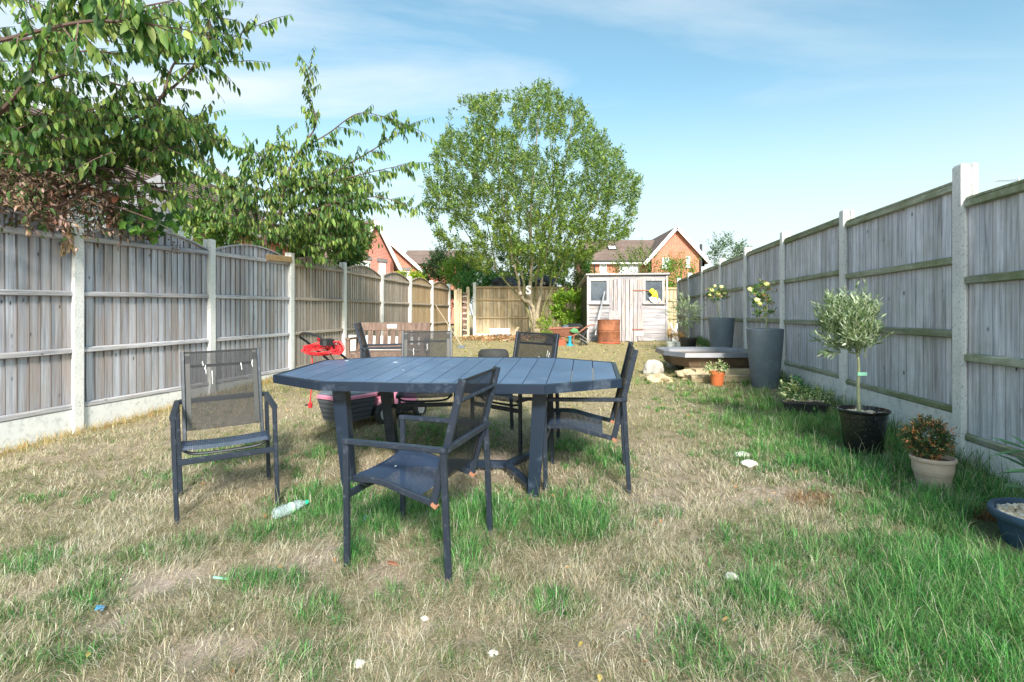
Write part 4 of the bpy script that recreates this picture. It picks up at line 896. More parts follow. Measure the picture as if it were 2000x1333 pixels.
# sprouts at the tree base
s_, d_ = ellipsoid_pts(30, (P(1064, 640, 17).x, 16.9, tb.z+.35), (.16, .12, .3)); o = shoots('sapling_sprouts', 'leaf_mat', s_, d_+[0, 0, .8], np.full(30, .18), 6, .09, .05, .9, [(.28, .34, .05), (.38, .40, .06)], None); tag(recenter(o), 'yellow green sprouts growing at the foot of the big tree', 'sprouts')

# cherry trees: drooping oval leaves on long branches
def cherry(name, label, base, trunkpts, branches, fills, ll, lw, palette, wt=None, tw_len=(.25, .55), r0=.05, per_m=9, nl=9, small=False):
    T = thing(name, label, 'tree', base)
    stem('trunk', trunkpts, r0*1.6, r0*.8, 'bark_dark', T, 5)
    S, D, Ln = [], [], []
    for i, (br, ra) in enumerate(branches):
        pp = smooth_path([P(*q) for q in br], 6)
        MB().tube(pp, [ra*(1-.85*j/(len(pp)-1)) for j in range(len(pp))], 6).build('branch', 'bark_dark', T, smooth=True)
        tot = sum((pp[j+1]-pp[j]).length for j in range(len(pp)-1)); n = max(3, int(tot*per_m))
        for k in range(n):
            u = (k+random.random())/n; u = u**.8; j = min(int(u*(len(pp)-1)), len(pp)-2); a = pp[j].lerp(pp[j+1], u*(len(pp)-1)-j); d = (pp[j+1]-pp[j]).normalized()
            v = Vector((random.gauss(0, 1), random.gauss(0, 1), random.gauss(0, .7))); v = (v-d*v.dot(d)).normalized()
            S.append(a); D.append(d*random.uniform(.4, 1.1)+v*.75+Vector((0, 0, .15))); Ln.append(random.uniform(*tw_len)*(1-.35*u))
        S.append(pp[-1]-(pp[-1]-pp[-2]).normalized()*.02); D.append((pp[-1]-pp[-3]).normalized()); Ln.append(tw_len[1]*.9)
    for (x0, x1, y0, y1, Y0_, Y1_, n) in fills:
        for k in range(n):
            S.append(P(random.uniform(x0, x1), random.uniform(y0, y1), random.uniform(Y0_, Y1_))); D.append(Vector((random.uniform(-.2, 1), random.uniform(-.6, .6), random.uniform(-.3, .6)))); Ln.append(random.uniform(*tw_len))
    shoots('crown', 'leaf_mat', [tuple(s) for s in S], [tuple(d) for d in D], Ln, nl, ll, lw, 1.15, palette, T, wt, small=small, curve=.35, twig=(.006, 'bark_dark'), droop=.22, hang=.62)
    return T
palc = [(.045, .105, .030), (.065, .15, .035), (.10, .20, .045), (.17, .27, .06), (.26, .33, .09)]
brA = [
 ([(-260, 420, 5.4), (-120, 320, 5.2), (20, 200, 4.8), (100, 68, 4.4), (165, 18, 4.2), (240, -60, 4.0)], .035),
 ([(100, 68, 4.4), (30, 78, 4.2), (-60, 60, 4.0)], .02), ([(-80, 290, 5.2), (10, 215, 5.0), (120, 148, 5.0), (210, 160, 5.2), (300, 195, 5.5), (385, 250, 5.9)], .022),
 ([(150, 230, 5.4), (250, 235, 5.6), (315, 190, 5.6), (340, 125, 5.6), (385, 100, 5.7), (440, 80, 5.8), (508, 48, 5.9)], .02),
 ([(315, 190, 5.6), (350, 160, 5.7), (385, 120, 5.7), (410, 60, 5.6), (398, -30, 5.5)], .016), ([(-120, 110, 4), (40, 70, 3.6), (150, 45, 3.3), (230, 42, 3.2), (300, 48, 3.3)], .018),
 ([(-120, 400, 6), (60, 330, 5.9), (180, 330, 5.9), (260, 310, 6.0), (330, 330, 6.2)], .022), ([(60, 290, 5.8), (200, 280, 5.8), (300, 240, 6), (380, 245, 6.2), (402, 275, 6.3)], .016),
 ([(165, 18, 4.2), (240, 20, 4.5), (320, 5, 4.8), (380, -10, 5)], .014), ([(20, 200, 4.8), (80, 120, 5), (180, 100, 5.2), (270, 110, 5.4), (320, 70, 5.6)], .014),
 ([(340, 125, 5.6), (400, 125, 5.8), (455, 120, 5.9)], .01), ([(-60, 330, 5), (40, 250, 5), (130, 230, 5.1), (220, 200, 5.3)], .016)]
fillA = [(-80, 130, 90, 300, 4.6, 6.2, 115), (60, 330, 190, 300, 5.0, 6.4, 140), (225, 330, 290, 400, 5.6, 6.4, 40), (-60, 260, -40, 80, 4.2, 5.6, 70), (-60, 60, 250, 330, 4.6, 6, 50), (200, 390, 230, 300, 5.6, 6.4, 70), (250, 330, 20, 120, 5.2, 6, 26), (380, 430, -20, 130, 5.4, 5.9, 26)]
cherry('cherry_tree', 'overhanging cherry tree with big drooping leaves filling the upper left above the fence', (-6.6, 6.4, G(-6.6, 6.4)), [(-6.6, 6.4, G(-6.6, 6.4)-.1), (-6.7, 6.2, 1.6), (-6.6, 5.6, 2.3), tuple(P(-260, 420, 5.4))], brA, fillA, .115, .050, palc, tw_len=(.22, .46), per_m=10, nl=10)
brB = [
 ([(517, 470, 9.6), (545, 425, 9.5), (595, 372, 9.3), (665, 330, 9.2), (730, 292, 9.1), (795, 250, 9.0)], .035), ([(545, 425, 9.5), (560, 345, 9.4), (588, 292, 9.3), (618, 240, 9.3), (602, 185, 9.3), (606, 135, 9.3)], .028),
 ([(520, 480, 9.6), (490, 410, 9.6), (440, 345, 9.6), (385, 300, 9.6)], .028), ([(560, 440, 9.5), (645, 400, 9.3), (735, 385, 9.2), (812, 408, 9.1)], .022), ([(595, 372, 9.3), (690, 345, 9.2), (800, 320, 9.1)], .018),
 ([(500, 430, 9.7), (505, 330, 9.6), (545, 270, 9.5)], .02), ([(545, 440, 9.5), (610, 450, 9.4), (660, 445, 9.3), (690, 440, 9.3)], .018), ([(500, 450, 9.6), (430, 430, 9.4), (370, 400, 9.2), (345, 340, 9.2)], .018),
 ([(588, 292, 9.3), (640, 262, 9.3), (700, 222, 9.2), (760, 232, 9.2), (800, 246, 9.2)], .014), ([(560, 345, 9.4), (500, 300, 9.4), (450, 285, 9.4), (420, 262, 9.4)], .014), ([(440, 345, 9.6), (400, 350, 9.6), (365, 330, 9.6)], .012)]
fillB = [(410, 690, 340, 480, 8.9, 10.2, 270), (470, 640, 290, 360, 9, 10, 70), (350, 480, 330, 470, 9, 10, 80), (540, 665, 430, 505, 9.2, 10.4, 90), (640, 720, 340, 410, 9, 9.8, 30)]
cherry('cherry_tree', 'airy cherry tree leaning right with drooping leaves behind the middle of the left fence', (P(515, 500, 9.7).x, 9.7, G(-4.6, 9.7)), [(P(515, 500, 9.7).x, 9.7, G(-4.6, 9.7)-.1), tuple(P(508, 540, 9.7)), tuple(P(512, 500, 9.7)), tuple(P(517, 470, 9.6))], brB, fillB, .14, .054, palc, tw_len=(.28, .6), r0=.055, per_m=9, nl=11)
# withered climber and vine on top of the left fence
T = thing('withered_climber', 'withered brown climber with curled dry leaves hanging over the left fence', 'climber', (-5.2, 5.6, G(-5.2, 5.6)))
S = []; D_ = []
for k in range(820):
    px = random.uniform(-120, 285); top_ = 318+.0*px+25*math.sin(px*.02); py = random.uniform(top_, 448 if px < 120 else 455)
    if px > 210: py = random.uniform(395, 462)
    S.append(tuple(P(px, py, 5.597/(.178+(1000-px)/F)+random.uniform(-.25, .7)))); D_.append((random.gauss(0, 1), random.gauss(0, 1), random.gauss(-.2, .8)))
shoots('dry_leaves', 'dry_leaf_mat', S, D_, rng.uniform(.10, .30, len(S)), 9, .055, .026, 1.2, [(.24, .16, .11), (.34, .23, .15), (.46, .34, .25), (.16, .10, .07), (.52, .34, .31), (.10, .17, .06), (.07, .13, .04)], T, small=False, hang=.4, droop=.9, twig=(.006, 'bark_dark'))
for k in range(24):
    a = P(random.uniform(-160, 160), random.uniform(345, 445), 5.5+random.uniform(0, .3)); m = MB(); m.tube(smooth_path([a, a+Vector((.5, .1, .25)), a+Vector((1.1, .1, random.uniform(-.1, .4)))], 5), [.012*(1-.05*i) for i in range(11)], 5).build('vine_stem', 'bark_dark', T)
def vine_leaf(m, c, r, n, rot):
    n = Vector(n).normalized(); u = n.orthogonal().normalized(); u = Matrix.Rotation(rot, 3, n) @ u; v = n.cross(u); k = 15; vs = [Vector(c)+n*r*.12]
    for i in range(k):
        a = 2*math.pi*i/k; q = r*(.78+.22*math.cos(a*5)); vs.append(Vector(c)+u*math.cos(a)*q+v*math.sin(a)*q-n*r*.08*(i % 2))
    m.add(vs, [(0, i+1, (i+1) % k+1) for i in range(k)])
def mat_leaf(name, c):
    MATS[name] = plain(name, c, .5, var=.25, scale=9); t = MATS[name].node_tree; p = [n for n in t.nodes if n.type == 'BSDF_PRINCIPLED'][0]; o = [n for n in t.nodes if n.type == 'OUTPUT_MATERIAL'][0]
    tr = nd(t, 'ShaderNodeBsdfTranslucent'); tr.inputs[0].default_value = (c[0]*1.3, c[1]*1.4, c[2]*.7, 1); mx = nd(t, 'ShaderNodeMixShader'); mx.inputs[0].default_value = .35; lk(t, p.outputs[0], mx.inputs[1]); lk(t, tr.outputs[0], mx.inputs[2]); lk(t, mx.outputs[0], o.inputs[0])
mat_leaf('vine_leaf_green', (.16, .33, .06)); mat_leaf('vine_leaf_dark', (.06, .15, .06))
V_ = thing('grape_vine', 'grape vine with broad light green leaves trailing over the arched left fence', 'vine', (-4.9, 6.9, G(-4.9, 6.9)))
vp = [P(240, 440, 5.95), P(290, 430, 6.15), P(330, 448, 6.35), P(352, 462, 6.4)]
MB().tube(smooth_path(vp, 5), .006, 5).build('vine_stem', 'cane', V_)
for k in range(60):
    px = random.triangular(225, 370, 300); q = P(px, random.triangular(400, 470, 430), 5.597/(.178+(1000-px)/F)-random.uniform(.08, .4)); m = MB(); vine_leaf(m, q, random.uniform(.045, .075), (random.gauss(.1, .3), -1, random.gauss(.3, .3)), random.random()*6)
    m.build('leaf', 'vine_leaf_green' if random.random() < .65 else 'vine_leaf_dark', V_)
m = MB()
for k in range(24): m.blob(P(random.triangular(325, 360, 345), random.triangular(466, 498, 484), 6.42+random.uniform(-.02, .02)), (.010, .010, .010), k, .1, 1, 1)
m.build('grapes', 'bark_dark', V_)['kind'] = 'stuff'
# dry leaf cluster hooked over the first post
s_ = [tuple(P(random.uniform(118, 142), random.uniform(432, 475), 5.45)) for k in range(16)]
o = shoots('dry_leaf_bunch', 'dry_leaf_mat', s_, [(0, 0, -1)]*16, np.full(16, .12), 6, .06, .025, .8, [(.42, .30, .17), (.5, .36, .24), (.3, .2, .1)], None, small=False, hang=.5); tag(recenter(o), 'bunch of pale dry leaves caught over the nearest left concrete post', 'dry leaves')
# timber frame of the neighbour's arbour behind the left fence
T = thing('timber_arbour', 'grey timber arbour with post and slatted side behind the left fence', 'arbour', (P(318, 470, 7.6).x, 7.6, G(-5, 7.6)))
a_, b_ = P(309, 350, 7.6), P(333, 350, 7.6)
for x0, x1 in ((309, 318), (319, 333)): a_, b_ = P(x0, 345, 7.6), P(x1, 345, 7.6); m = MB(); m.box(((a_.x+b_.x)/2, 7.6, (a_.z+.2)/2), (b_.x-a_.x, .09, a_.z-.2)); m.build('post', 'trellis_grey', T)
for k in range(6):
    z = P(0, 385+k*14, 7.9).z; m = MB(); a_ = P(238, 0, 7.9); b_ = P(312, 0, 7.7); m.box(((a_.x+b_.x)/2, 7.85, z), (b_.x-a_.x, .03, .085), Matrix.Rotation(R(-4), 3, 'Z')); m.build('slat', 'trellis_grey', T)
m = MB(); m.beam(P(235, 382, 7.9), P(318, 350, 7.7), .06, .12); m.build('roof_beam', 'trellis_grey', T)
# ------------------------------------------------------------------ garden table
def ground_rot(x, y, rz, nx=None, ny=None):
    if nx is None: nx = (G(x+.3, y)-G(x-.3, y))/.6; ny = (G(x, y+.3)-G(x, y-.3))/.6
    n = Vector((-nx, -ny, 1)).normalized(); q = Vector((0, 0, 1)).rotation_difference(n)
    return (q.to_matrix() @ Matrix.Rotation(rz, 3, 'Z')).to_euler()
tcx, tcy = -.438, 4.054
TB = thing('garden_table', 'long eight sided slatted blue grey metal table on tapered legs', 'table', (tcx, tcy, CZ-.402-.763))
TB.rotation_euler = ground_rot(0, 0, -.138, .013, .058)
a_, b_, ca, cb, TZ = 1.227, .62, .484, .25, .763
octo = [(-a_+ca, -b_), (a_-ca, -b_), (a_, -b_+cb), (a_, b_-cb), (a_-ca, b_), (-a_+ca, b_), (-a_, b_-cb), (-a_, -b_+cb)]
def inset(poly, d):
    n = len(poly); out = []
    for i in range(n):
        p0, p1, p2 = Vector(poly[i-1]), Vector(poly[i]), Vector(poly[(i+1) % n])
        e1 = (p1-p0).normalized(); e2 = (p2-p1).normalized(); n1 = Vector((-e1.y, e1.x)); n2 = Vector((-e2.y, e2.x)); bi = (n1+n2).normalized(); out.append(tuple(p1+bi*(d/bi.dot(n1))))
    return out
for i in range(8):       # rim: eight mitred rails
    i2 = (i+1) % 8; inn = inset(octo, .03); o0, o1, q1, q0 = octo[i], octo[i2], inn[i2], inn[i]
    e = (Vector(o1)-Vector(o0)).normalized()*.0012
    o0 = tuple(Vector(o0)+e); o1 = tuple(Vector(o1)-e); q1 = tuple(Vector(q1)-e); q0 = tuple(Vector(q0)+e)
    m = MB(); zt, z0_ = TZ, TZ-.058; bv = .003
    vs = [(*p_, z) for z in (z0_, zt-bv) for p_ in (o0, o1, q1, q0)]
    cen = Vector((sum(p_[0] for p_ in (o0, o1, q1, q0))/4, sum(p_[1] for p_ in (o0, o1, q1, q0))/4))
    nn = Vector((-(o1[1]-o0[1]), o1[0]-o0[0])).normalized()*bv
    vs += [(o0[0]+nn.x, o0[1]+nn.y, zt), (o1[0]+nn.x, o1[1]+nn.y, zt), (*q1, zt), (*q0, zt)]
    m.add(vs, [(3, 2, 1, 0), (0, 1, 5, 4), (1, 2, 6, 5), (2, 3, 7, 6), (3, 0, 4, 7), (4, 5, 9, 8), (5, 6, 10, 9), (6, 7, 11, 10), (7, 4, 8, 11), (8, 9, 10, 11)]); m.build('rim', 'table_metal_shaded', TB, local=True)
def clipx(poly, x, keep_less):
    out = []
    for i in range(len(poly)):
        p, q = poly[i], poly[(i+1) % len(poly)]; ip = (p[0] <= x) == keep_less; iq = (q[0] <= x) == keep_less
        if ip: out.append(p)
        if ip != iq: t = (x-p[0])/(q[0]-p[0]); out.append((x, p[1]+t*(q[1]-p[1])))
    return out
inn = inset(octo, .0315); NS = 16; st_w = 2*(a_-.0315)/NS
for k in range(NS):
    x0 = -a_+.0315+st_w*k+.003; x1 = x0+st_w-.006; pl = clipx(clipx(inn, x1, True), x0, False)
    if len(pl) > 2: m = MB(); m.prism(pl, TZ-.022, TZ-.0015-random.uniform(0, .0008)); m.build('slat', 'table_metal_lit', TB, local=True)
m = MB()
for y in (-.36, .36): m.beam((-a_+.2, y, TZ-.045), (a_-.2, y, TZ-.045), .04, .04)
m.build('under_frame', 'table_metal_shaded', TB, local=True)
for sx in (-1, 1):
    for sy in (-1, 1):
        m = MB(); top_ = Vector((sx*.70, sy*.40, TZ-.026)); bot_ = Vector((sx*.645, sy*.43, -.03)); vs = []
        for c_, w_, d_ in ((bot_, .075, .07), (top_, .098, .08)): vs += [c_+Vector((x*w_/2, y*d_/2, 0)) for x, y in ((-1, -1), (1, -1), (1, 1), (-1, 1))]
        m.add(vs, [(3, 2, 1, 0), (4, 5, 6, 7), (0, 1, 5, 4), (1, 2, 6, 5), (2, 3, 7, 6), (3, 0, 4, 7)]); m.build('leg', 'table_metal_shaded', TB, local=True)
    m = MB()
    for sy in (-1, 1): m.beam((sx*.40, 0, .035), (sx*.625, sy*.40, .035), .06, .05)
    m.build('floor_fork', 'table_metal_shaded', TB, local=True)
m = MB(); m.beam((-.40, 0, .037), (.40, 0, .037), .06, .055); m.build('floor_bar', 'table_metal_shaded', TB, local=True)
for x, y, r in ((-.55, .28, .016), (-1.0, .34, .013), (-.35, -.1, .006)):
    m = MB(); m.lathe([(r, 0), (r*.7, .0015)], (x, y, TZ-.001), 10, 1.4, .6); m.build('bird_mess', 'scuffed_white', TB, local=True)

# ------------------------------------------------------------------ chairs
def arc_sheet(m, pts, w_, nx_=8, sag=.006):
    vs = []; uv = []; fs = []; l = 0
    for i, p in enumerate(pts):
        if i: l += (Vector(p)-Vector(pts[i-1])).length
        for j in range(nx_+1):
            u = j/nx_; vs.append((-w_/2+w_*u, p[0+0] if False else p[1], p[2]-sag*math.sin(math.pi*u))); uv.append((w_*u, l))
    for i in range(len(pts)-1):
        for j in range(nx_): a = i*(nx_+1)+j; fs.append((a, a+1, a+nx_+2, a+nx_+1))
    m.add(vs, fs); m.uv = uv
def make_chair(label, marks=True):
    T = thing('garden_chair', label, 'chair', group='matching mesh armchairs around the garden table')
    W = .27; b = .026
    for s in (-1, 1):
        m = MB(); m.beam((s*W, .27, -.03), (s*W, .262, .607), b, .03, (0, 1, 0)); m.build('leg', 'charcoal_metal', T, local=True)
        m = MB(); m.beam((s*W, -.285, -.03), (s*W, -.262, .607), b, .03, (0, 1, 0)); m.build('leg', 'charcoal_metal', T, local=True)
        m = MB(); m.beam((s*W, -.28, .620), (s*W, .277, .620), .034, .024); m.build('armrest', 'charcoal_metal', T, local=True)
        x = s*.232; side = MB()
        p = [(x, -.345, .945), (x, -.262, .62), (x, -.19, .345), ]
        side.beam(p[0], p[2], .022, .036, (0, 1, 0)); q = smooth_path([(x, -.20, .348), (x, -.05, .385), (x, .10, .425), (x, .245, .425)], 4)
        for i in range(len(q)-1): side.beam(q[i], q[i+1], .022, .030, (0, 0, 1), .003)
        side.build('side_frame', 'charcoal_metal', T, local=True)
        m = MB(); m.beam((x, -.202, .352), (x, -.19, .335), .025, .036); m.build('scuffed_corner', 'rusted_corner', T, local=True)
    m = MB(); m.beam((-W+.013, -.272, .620), (W-.013, -.272, .620), .024, .032); m.build('arm_bar', 'charcoal_metal', T, local=True)
    m = MB(); m.beam((-W+.013, .262, .352), (W-.013, .262, .352), .022, .034, (0, 1, 0) if False else (0, 0, 1)); m.build('front_bar', 'charcoal_metal', T, local=True)
    m = MB(); m.tube([(-.232, -.328, .845), (.232, -.328, .845)], .010, 8); m.build('back_bar', 'charcoal_metal', T, local=True)
    m = MB(); m.tube(smooth_path([(-.232, .2, .41), (-.15, .2, .375), (.15, .2, .375), (.232, .2, .41)], 4), .009, 6); m.build('seat_brace', 'charcoal_metal', T, local=True)
    m = MB(); arc_sheet(m, [(0, .255, .418), (0, .245, .44), (0, .17, .443), (0, .10, .438), (0, .02, .42), (0, -.06, .40), (0, -.12, .382)], .455, 8, .008); m.build('seat', 'seat_fabric', T, True, local=True)
    m = MB(); arc_sheet(m, [(0, -.336, .935), (0, -.326, .90), (0, -.30, .79), (0, -.272, .68), (0, -.244, .57), (0, -.214, .455), (0, -.207, .43)], .455, 8, 0); m.build('backrest', 'back_fabric', T, True, local=True)
    m = MB()
    for pts_ in (((-.225, -.339, .937), (.225, -.339, .937)),): m.beam(*pts_, .008, .014)
    m.build('hem', 'black_plastic', T, local=True)
    for s in (-1, 1): m = MB(); m.beam((s*.205, -.337, .933), (s*.205, -.212, .44), .004, .03, (1, 0, 0)); m.build('hem', 'black_plastic', T, local=True)
    return T
def marks(T, pts_):
    for x, t, l in pts_:
        y0 = -.336+.129*t; z0 = .935-.505*t; m = MB(); n = Vector((0, .505, -.129)).normalized() if False else Vector((0, .97, .24))
        d = Vector((0, .129, -.505)).normalized(); c_ = Vector((x, y0, z0))+n*.002
        for k in range(4):
            cc_ = c_+d*(l*k/4)+Vector((random.uniform(-.003, .003), 0, 0)); m.beam(cc_, cc_+d*l*.26, .0035*(1-.15*k)+.0012, .0012, (0, 1, .2))
        m.build('bird_mess', 'scuffed_white', T, local=True)
chair0 = make_chair('x')
def put(T, x, y, rz, label): T.location = (x, y, G(x, y)+.005); T.rotation_euler = ground_rot(x, y, rz); T['label'] = label; return T
spots = [(-.477, 2.813, 1.249, 'mesh armchair nearest the camera turned sideways in front of the table, seat facing left'),
         (-1.851, 3.468, 3.663, 'mesh armchair standing alone before the left fence, white bird streaks on its back'),
         (.537, 3.837, 1.413, 'mesh armchair at the right end of the table seen side on'),
         (-.79, 4.92, 3.24, 'mesh armchair behind the table next to the wooden bench, facing forward'),
         (.03, 4.76, 2.455, 'mesh armchair behind the table in front of the car tyre, turned slightly left'),
         (-1.73, 7.25, -1.42, 'dark armchair farthest from the table beside the left end of the wooden bench')]
cs = [chair0]+[copy_tree(chair0) for _ in spots[1:]]
for T, s in zip(cs, spots): put(T, *s)
marks(cs[1], [(.10, .17, .06), (.115, .12, .03), (.06, .25, .09), (-.12, .17, .05), (-.19, .14, .05)]); marks(cs[3], [(.13, .30, .07), (.0, .22, .06)]); marks(cs[4], [(-.06, .40, .12), (-.17, .32, .08), (-.15, .28, .06)])
m = MB(); m.box((-.05, .12, .4435), (.012, .006, .003)); m.build('bird_mess', 'scuffed_white', cs[0], local=True)

# ------------------------------------------------------------------ wooden bench and pale panel
bx, by = -1.93, 8.35; T = thing('wooden_bench', 'reddish brown slatted wooden bench with a white plaque on its top rail', 'bench', (bx, by, G(bx, by)), R(-2)); Wb = .6
def lb(c, d, nm, mt='bench_wood', rot=None, par=T): return MB().box(c, d, rot).build(nm, mt, par, local=True)
rb = Matrix.Rotation(R(-9), 3, 'X')
for s in (-1, 1):
    lb((s*(Wb-.03), .24, .42), (.055, .05, .90), 'leg', rot=Matrix.Rotation(R(-5), 3, 'X')); lb((s*(Wb-.03), -.22, .31), (.055, .05, .64), 'leg'); lb((s*(Wb-.03), 0, .64), (.065, .52, .03), 'armrest')
tr = lb((0, .275, .82), (2*Wb-.11, .028, .13), 'top_rail', rot=rb); lb((0, .225, .49), (2*Wb-.11, .028, .07), 'bottom_rail', rot=rb)
MB().box((-.02, .256, .825), (.16, .006, .065), rb).build('plaque', 'white_upvc', T, local=True)
for k in range(9): lb((-.49+.1225*k, .25, .64), (.078, .018, .25), 'back_slat', rot=rb)
for k in range(5): lb((0, -.2+.095*k, .43), (2*Wb-.02, .075, .022), 'seat_slat')
lb((0, -.22, .38), (2*Wb-.1, .03, .07), 'apron')
a_ = P(679, 655, 9.6); b_ = P(824, 655, 9.3); m = MB(); g0 = G(a_.x, 9.6); m.add([(a_.x, 9.6, g0), (b_.x, 9.3, g0+.02), (b_.x, 9.36, a_.z-.03), (a_.x, 9.66, a_.z), (a_.x, 9.64, g0), (b_.x, 9.34, g0+.02), (b_.x, 9.40, a_.z-.03), (a_.x, 9.70, a_.z)], [(0, 1, 2, 3), (7, 6, 5, 4), (0, 4, 5, 1), (1, 5, 6, 2), (2, 6, 7, 3), (3, 7, 4, 0)])
tag(recenter(m.build('pale_panel', 'white_gravel_board')), 'pale grey white panel standing upright behind the wooden bench', 'panel')

# ------------------------------------------------------------------ lawn mower with red cable
MW = thing('lawn_mower', 'electric lawn mower with black grass box and pink hood behind the table', 'lawn mower', (-1.33, 5.66, G(-1.33, 5.66)), -.62)
def rbox(m, x0, x1, y0, y1, z0, z1, tx=.0, ty=.0, bv=.03):
    """box with rounded corners in plan, bottom smaller by tx,ty"""
    def ring(a, b, c_, d, z, bb):
        return [(a+bb, c_, z), (b-bb, c_, z), (b, c_+bb, z), (b, d-bb, z), (b-bb, d, z), (a+bb, d, z), (a, d-bb, z), (a, c_+bb, z)]
    vs = ring(x0+tx, x1-tx, y0+ty, y1-ty, z0, bv)+ring(x0, x1, y0, y1, z1-.01, bv)+ring(x0+.012, x1-.012, y0+.012, y1-.012, z1, bv)
    m.add(vs, [tuple(range(7, -1, -1)), tuple(range(16, 24))]+[(k*8+i, k*8+(i+1) % 8, k*8+8+(i+1) % 8, k*8+8+i) for k in (0, 1) for i in range(8)]); return m
gb_ = MB(); rbox(gb_, -.2, .2, -.74, -.27, .075, .29, .03, .05, .05); box_ = gb_.build('grass_box', 'mower_box', MW, local=True)
m = MB()
for k in range(4):
    z = .11+k*.045; tt_ = (.29-z)/.215; xx_ = .2-.03*tt_; yy_ = -.74+.05*tt_; m.box((0, yy_-.002, z), (2*xx_-.1, .006, .006)); m.box((xx_+.001, -.5, z), (.006, .36, .006))
o = m.build('rib', 'gutter_black', MW, local=True); o.parent = box_; o.location = (0, 0, 0)
m = MB(); rbox(m, -.21, .21, -.75, -.25, .29, .325, .0, .0, .06); o = m.build('lid_rim', 'mower_pink', MW, local=True)
m = MB(); rbox(m, -.195, .195, -.73, -.265, .325, .345, 0, 0, .05); m.build('lid', 'slate_pot', MW, local=True)
m = MB(); rbox(m, -.19, .19, -.27, .34, .07, .17, .0, .0, .07); m.build('deck', 'gutter_black', MW, local=True)
m = MB(); rbox(m, -.165, .165, -.2, .32, .17, .235, -.02, -.02, .08); rbox(m, -.12, .12, -.12, .2, .235, .30, -.03, -.04, .06); m.build('hood', 'mower_pink', MW, local=True)
m = MB(); rbox(m, -.10, .10, -.22, .02, .30, .345, -.01, -.01, .03); m.build('motor_cover', 'gutter_black', MW, local=True)
for sx in (-1, 1):
    for y, r in ((-.24, .105), (.26, .085)):
        rot = Matrix.Rotation(R(90), 3, 'Y'); m = MB(); m.lathe([(r*.62, -.026), (r*.93, -.026), (r, -.016), (r, .016), (r*.93, .026), (r*.62, .026)], (sx*.225, y, r), 28, rot=rot); wh = m.build('wheel', 'rubber', MW, True, local=True)
        m = MB(); m.lathe([(r*.60, -.012), (r*.60, .012)], (sx*.225, y, r), 24, rot=rot); o = m.build('wheel_disc', 'gutter_black', MW, local=True); o.parent = wh; o.location = (0, 0, 0)
        m = MB(); cx_ = sx*.245
        for k in range(5):
            a = k*2*math.pi/5+.3; m.beam((cx_, y+math.cos(a)*r*.12, r+math.sin(a)*r*.12), (cx_, y+math.cos(a)*r*.6, r+math.sin(a)*r*.6), .012, r*.18, (1, 0, 0))
        m.lathe([(r*.2, -.008), (r*.2, .008)], (cx_, y, r), 12, rot=rot); m.lathe([(r*.62, -.006), (r*.56, .008)], (cx_, y, r), 24, rot=rot)
        o = m.build('hub', 'wheel_silver', MW, local=True); o.parent = wh; o.location = (0, 0, 0)
hp = lambda s: [(s*.15, -.12, .25), (s*.16, -.45, .52), (s*.165, -.78, .79), (s*.18, -.86, .855)]
m = MB()
m.tube(smooth_path(hp(-1)+[(-.185, -.90, .885), (-.12, -.93, .915), (0, -.95, .925), (.12, -.93, .905), (.185, -.90, .87)]+hp(1)[::-1], 5), .0115, 8); m.build('handle', 'black_plastic', MW, True, local=True)
m = MB(); rbox(m, -.04, .05, -.05, .05, -.045, .045, 0, 0, .02); sw = m.build('switch_box', 'black_plastic', MW, local=True); sw.location = (.155, -.85, .845); sw.scale = (.95, 1.2, .7)
m = MB(); m.beam((.06, -.88, .87), (.14, -.86, .84), .018, .03); m.build('trigger', 'red_cable', MW, local=True)
m = MB(); m.tube(smooth_path([(.1, -.83, .80), (.05, -.6, .55), (.02, -.42, .42), (.06, -.2, .36), (.08, -.1, .33)], 5), .005, 6); m.build('power_lead', 'black_plastic', MW, local=True)
CB = thing('extension_cable', 'bright red extension cable coiled over the mower handle with its plug dangling', 'cable', (-1.80, 4.88, G(-1.8, 4.88)))
Mw = Matrix.Translation(MW.location) @ Matrix.Rotation(-.62, 4, 'Z')
m = MB(); rr = random.Random(4)
for k in range(13):
    pts_ = []; ph = rr.uniform(0, 6.3); dz = rr.uniform(-.02, .03); ax_ = rr.uniform(.15, .205); az = rr.uniform(.015, .06)
    for i in range(25):
        a = 2*math.pi*i/24; pts_.append(Mw @ Vector((ax_*math.cos(a)+rr.uniform(-.004, .004), -.80+.07*math.sin(a+ph*.2)+.05*math.sin(2*a+ph)*.4, .765+dz+az*math.sin(a)+rr.uniform(-.004, .004))))
    m.tube(pts_, .0048, 5, False)
for k in range(6):
    c_ = Mw @ Vector((.20+.01*k-.02, -.78, .79)); pts_ = [c_+Vector((math.cos(a)*.03*(1+.2*k), .02*math.sin(a+k), math.sin(a)*.06)) for a in [2*math.pi*i/16 for i in range(17)]]; m.tube(pts_, .0048, 5, False)
m.build('coil', 'red_cable', CB, True)
pq = P(607, 770, 4.82); pe = P(606, 786, 4.82); m = MB(); m.tube(smooth_path([Mw @ Vector((-.15, -.8, .74)), Vector((pq.x+.01, 4.84, pq.z+.15)), pq, pe], 5), .0048, 6); m.build('hanging_lead', 'red_cable', CB, True)
m = MB(); rbox(m, pe.x-.018, pe.x+.018, 4.80, 4.84, pe.z-.05, pe.z, .004, 0, .008); m.build('plug', 'red_cable', CB)
m = MB()
for s in (-1, 0, 1): m.box((pe.x-.03, 4.82+s*.008, pe.z-.03+abs(s)*.008), (.03, .004, .006))
m.build('plug_pins', 'gutter_black', CB)

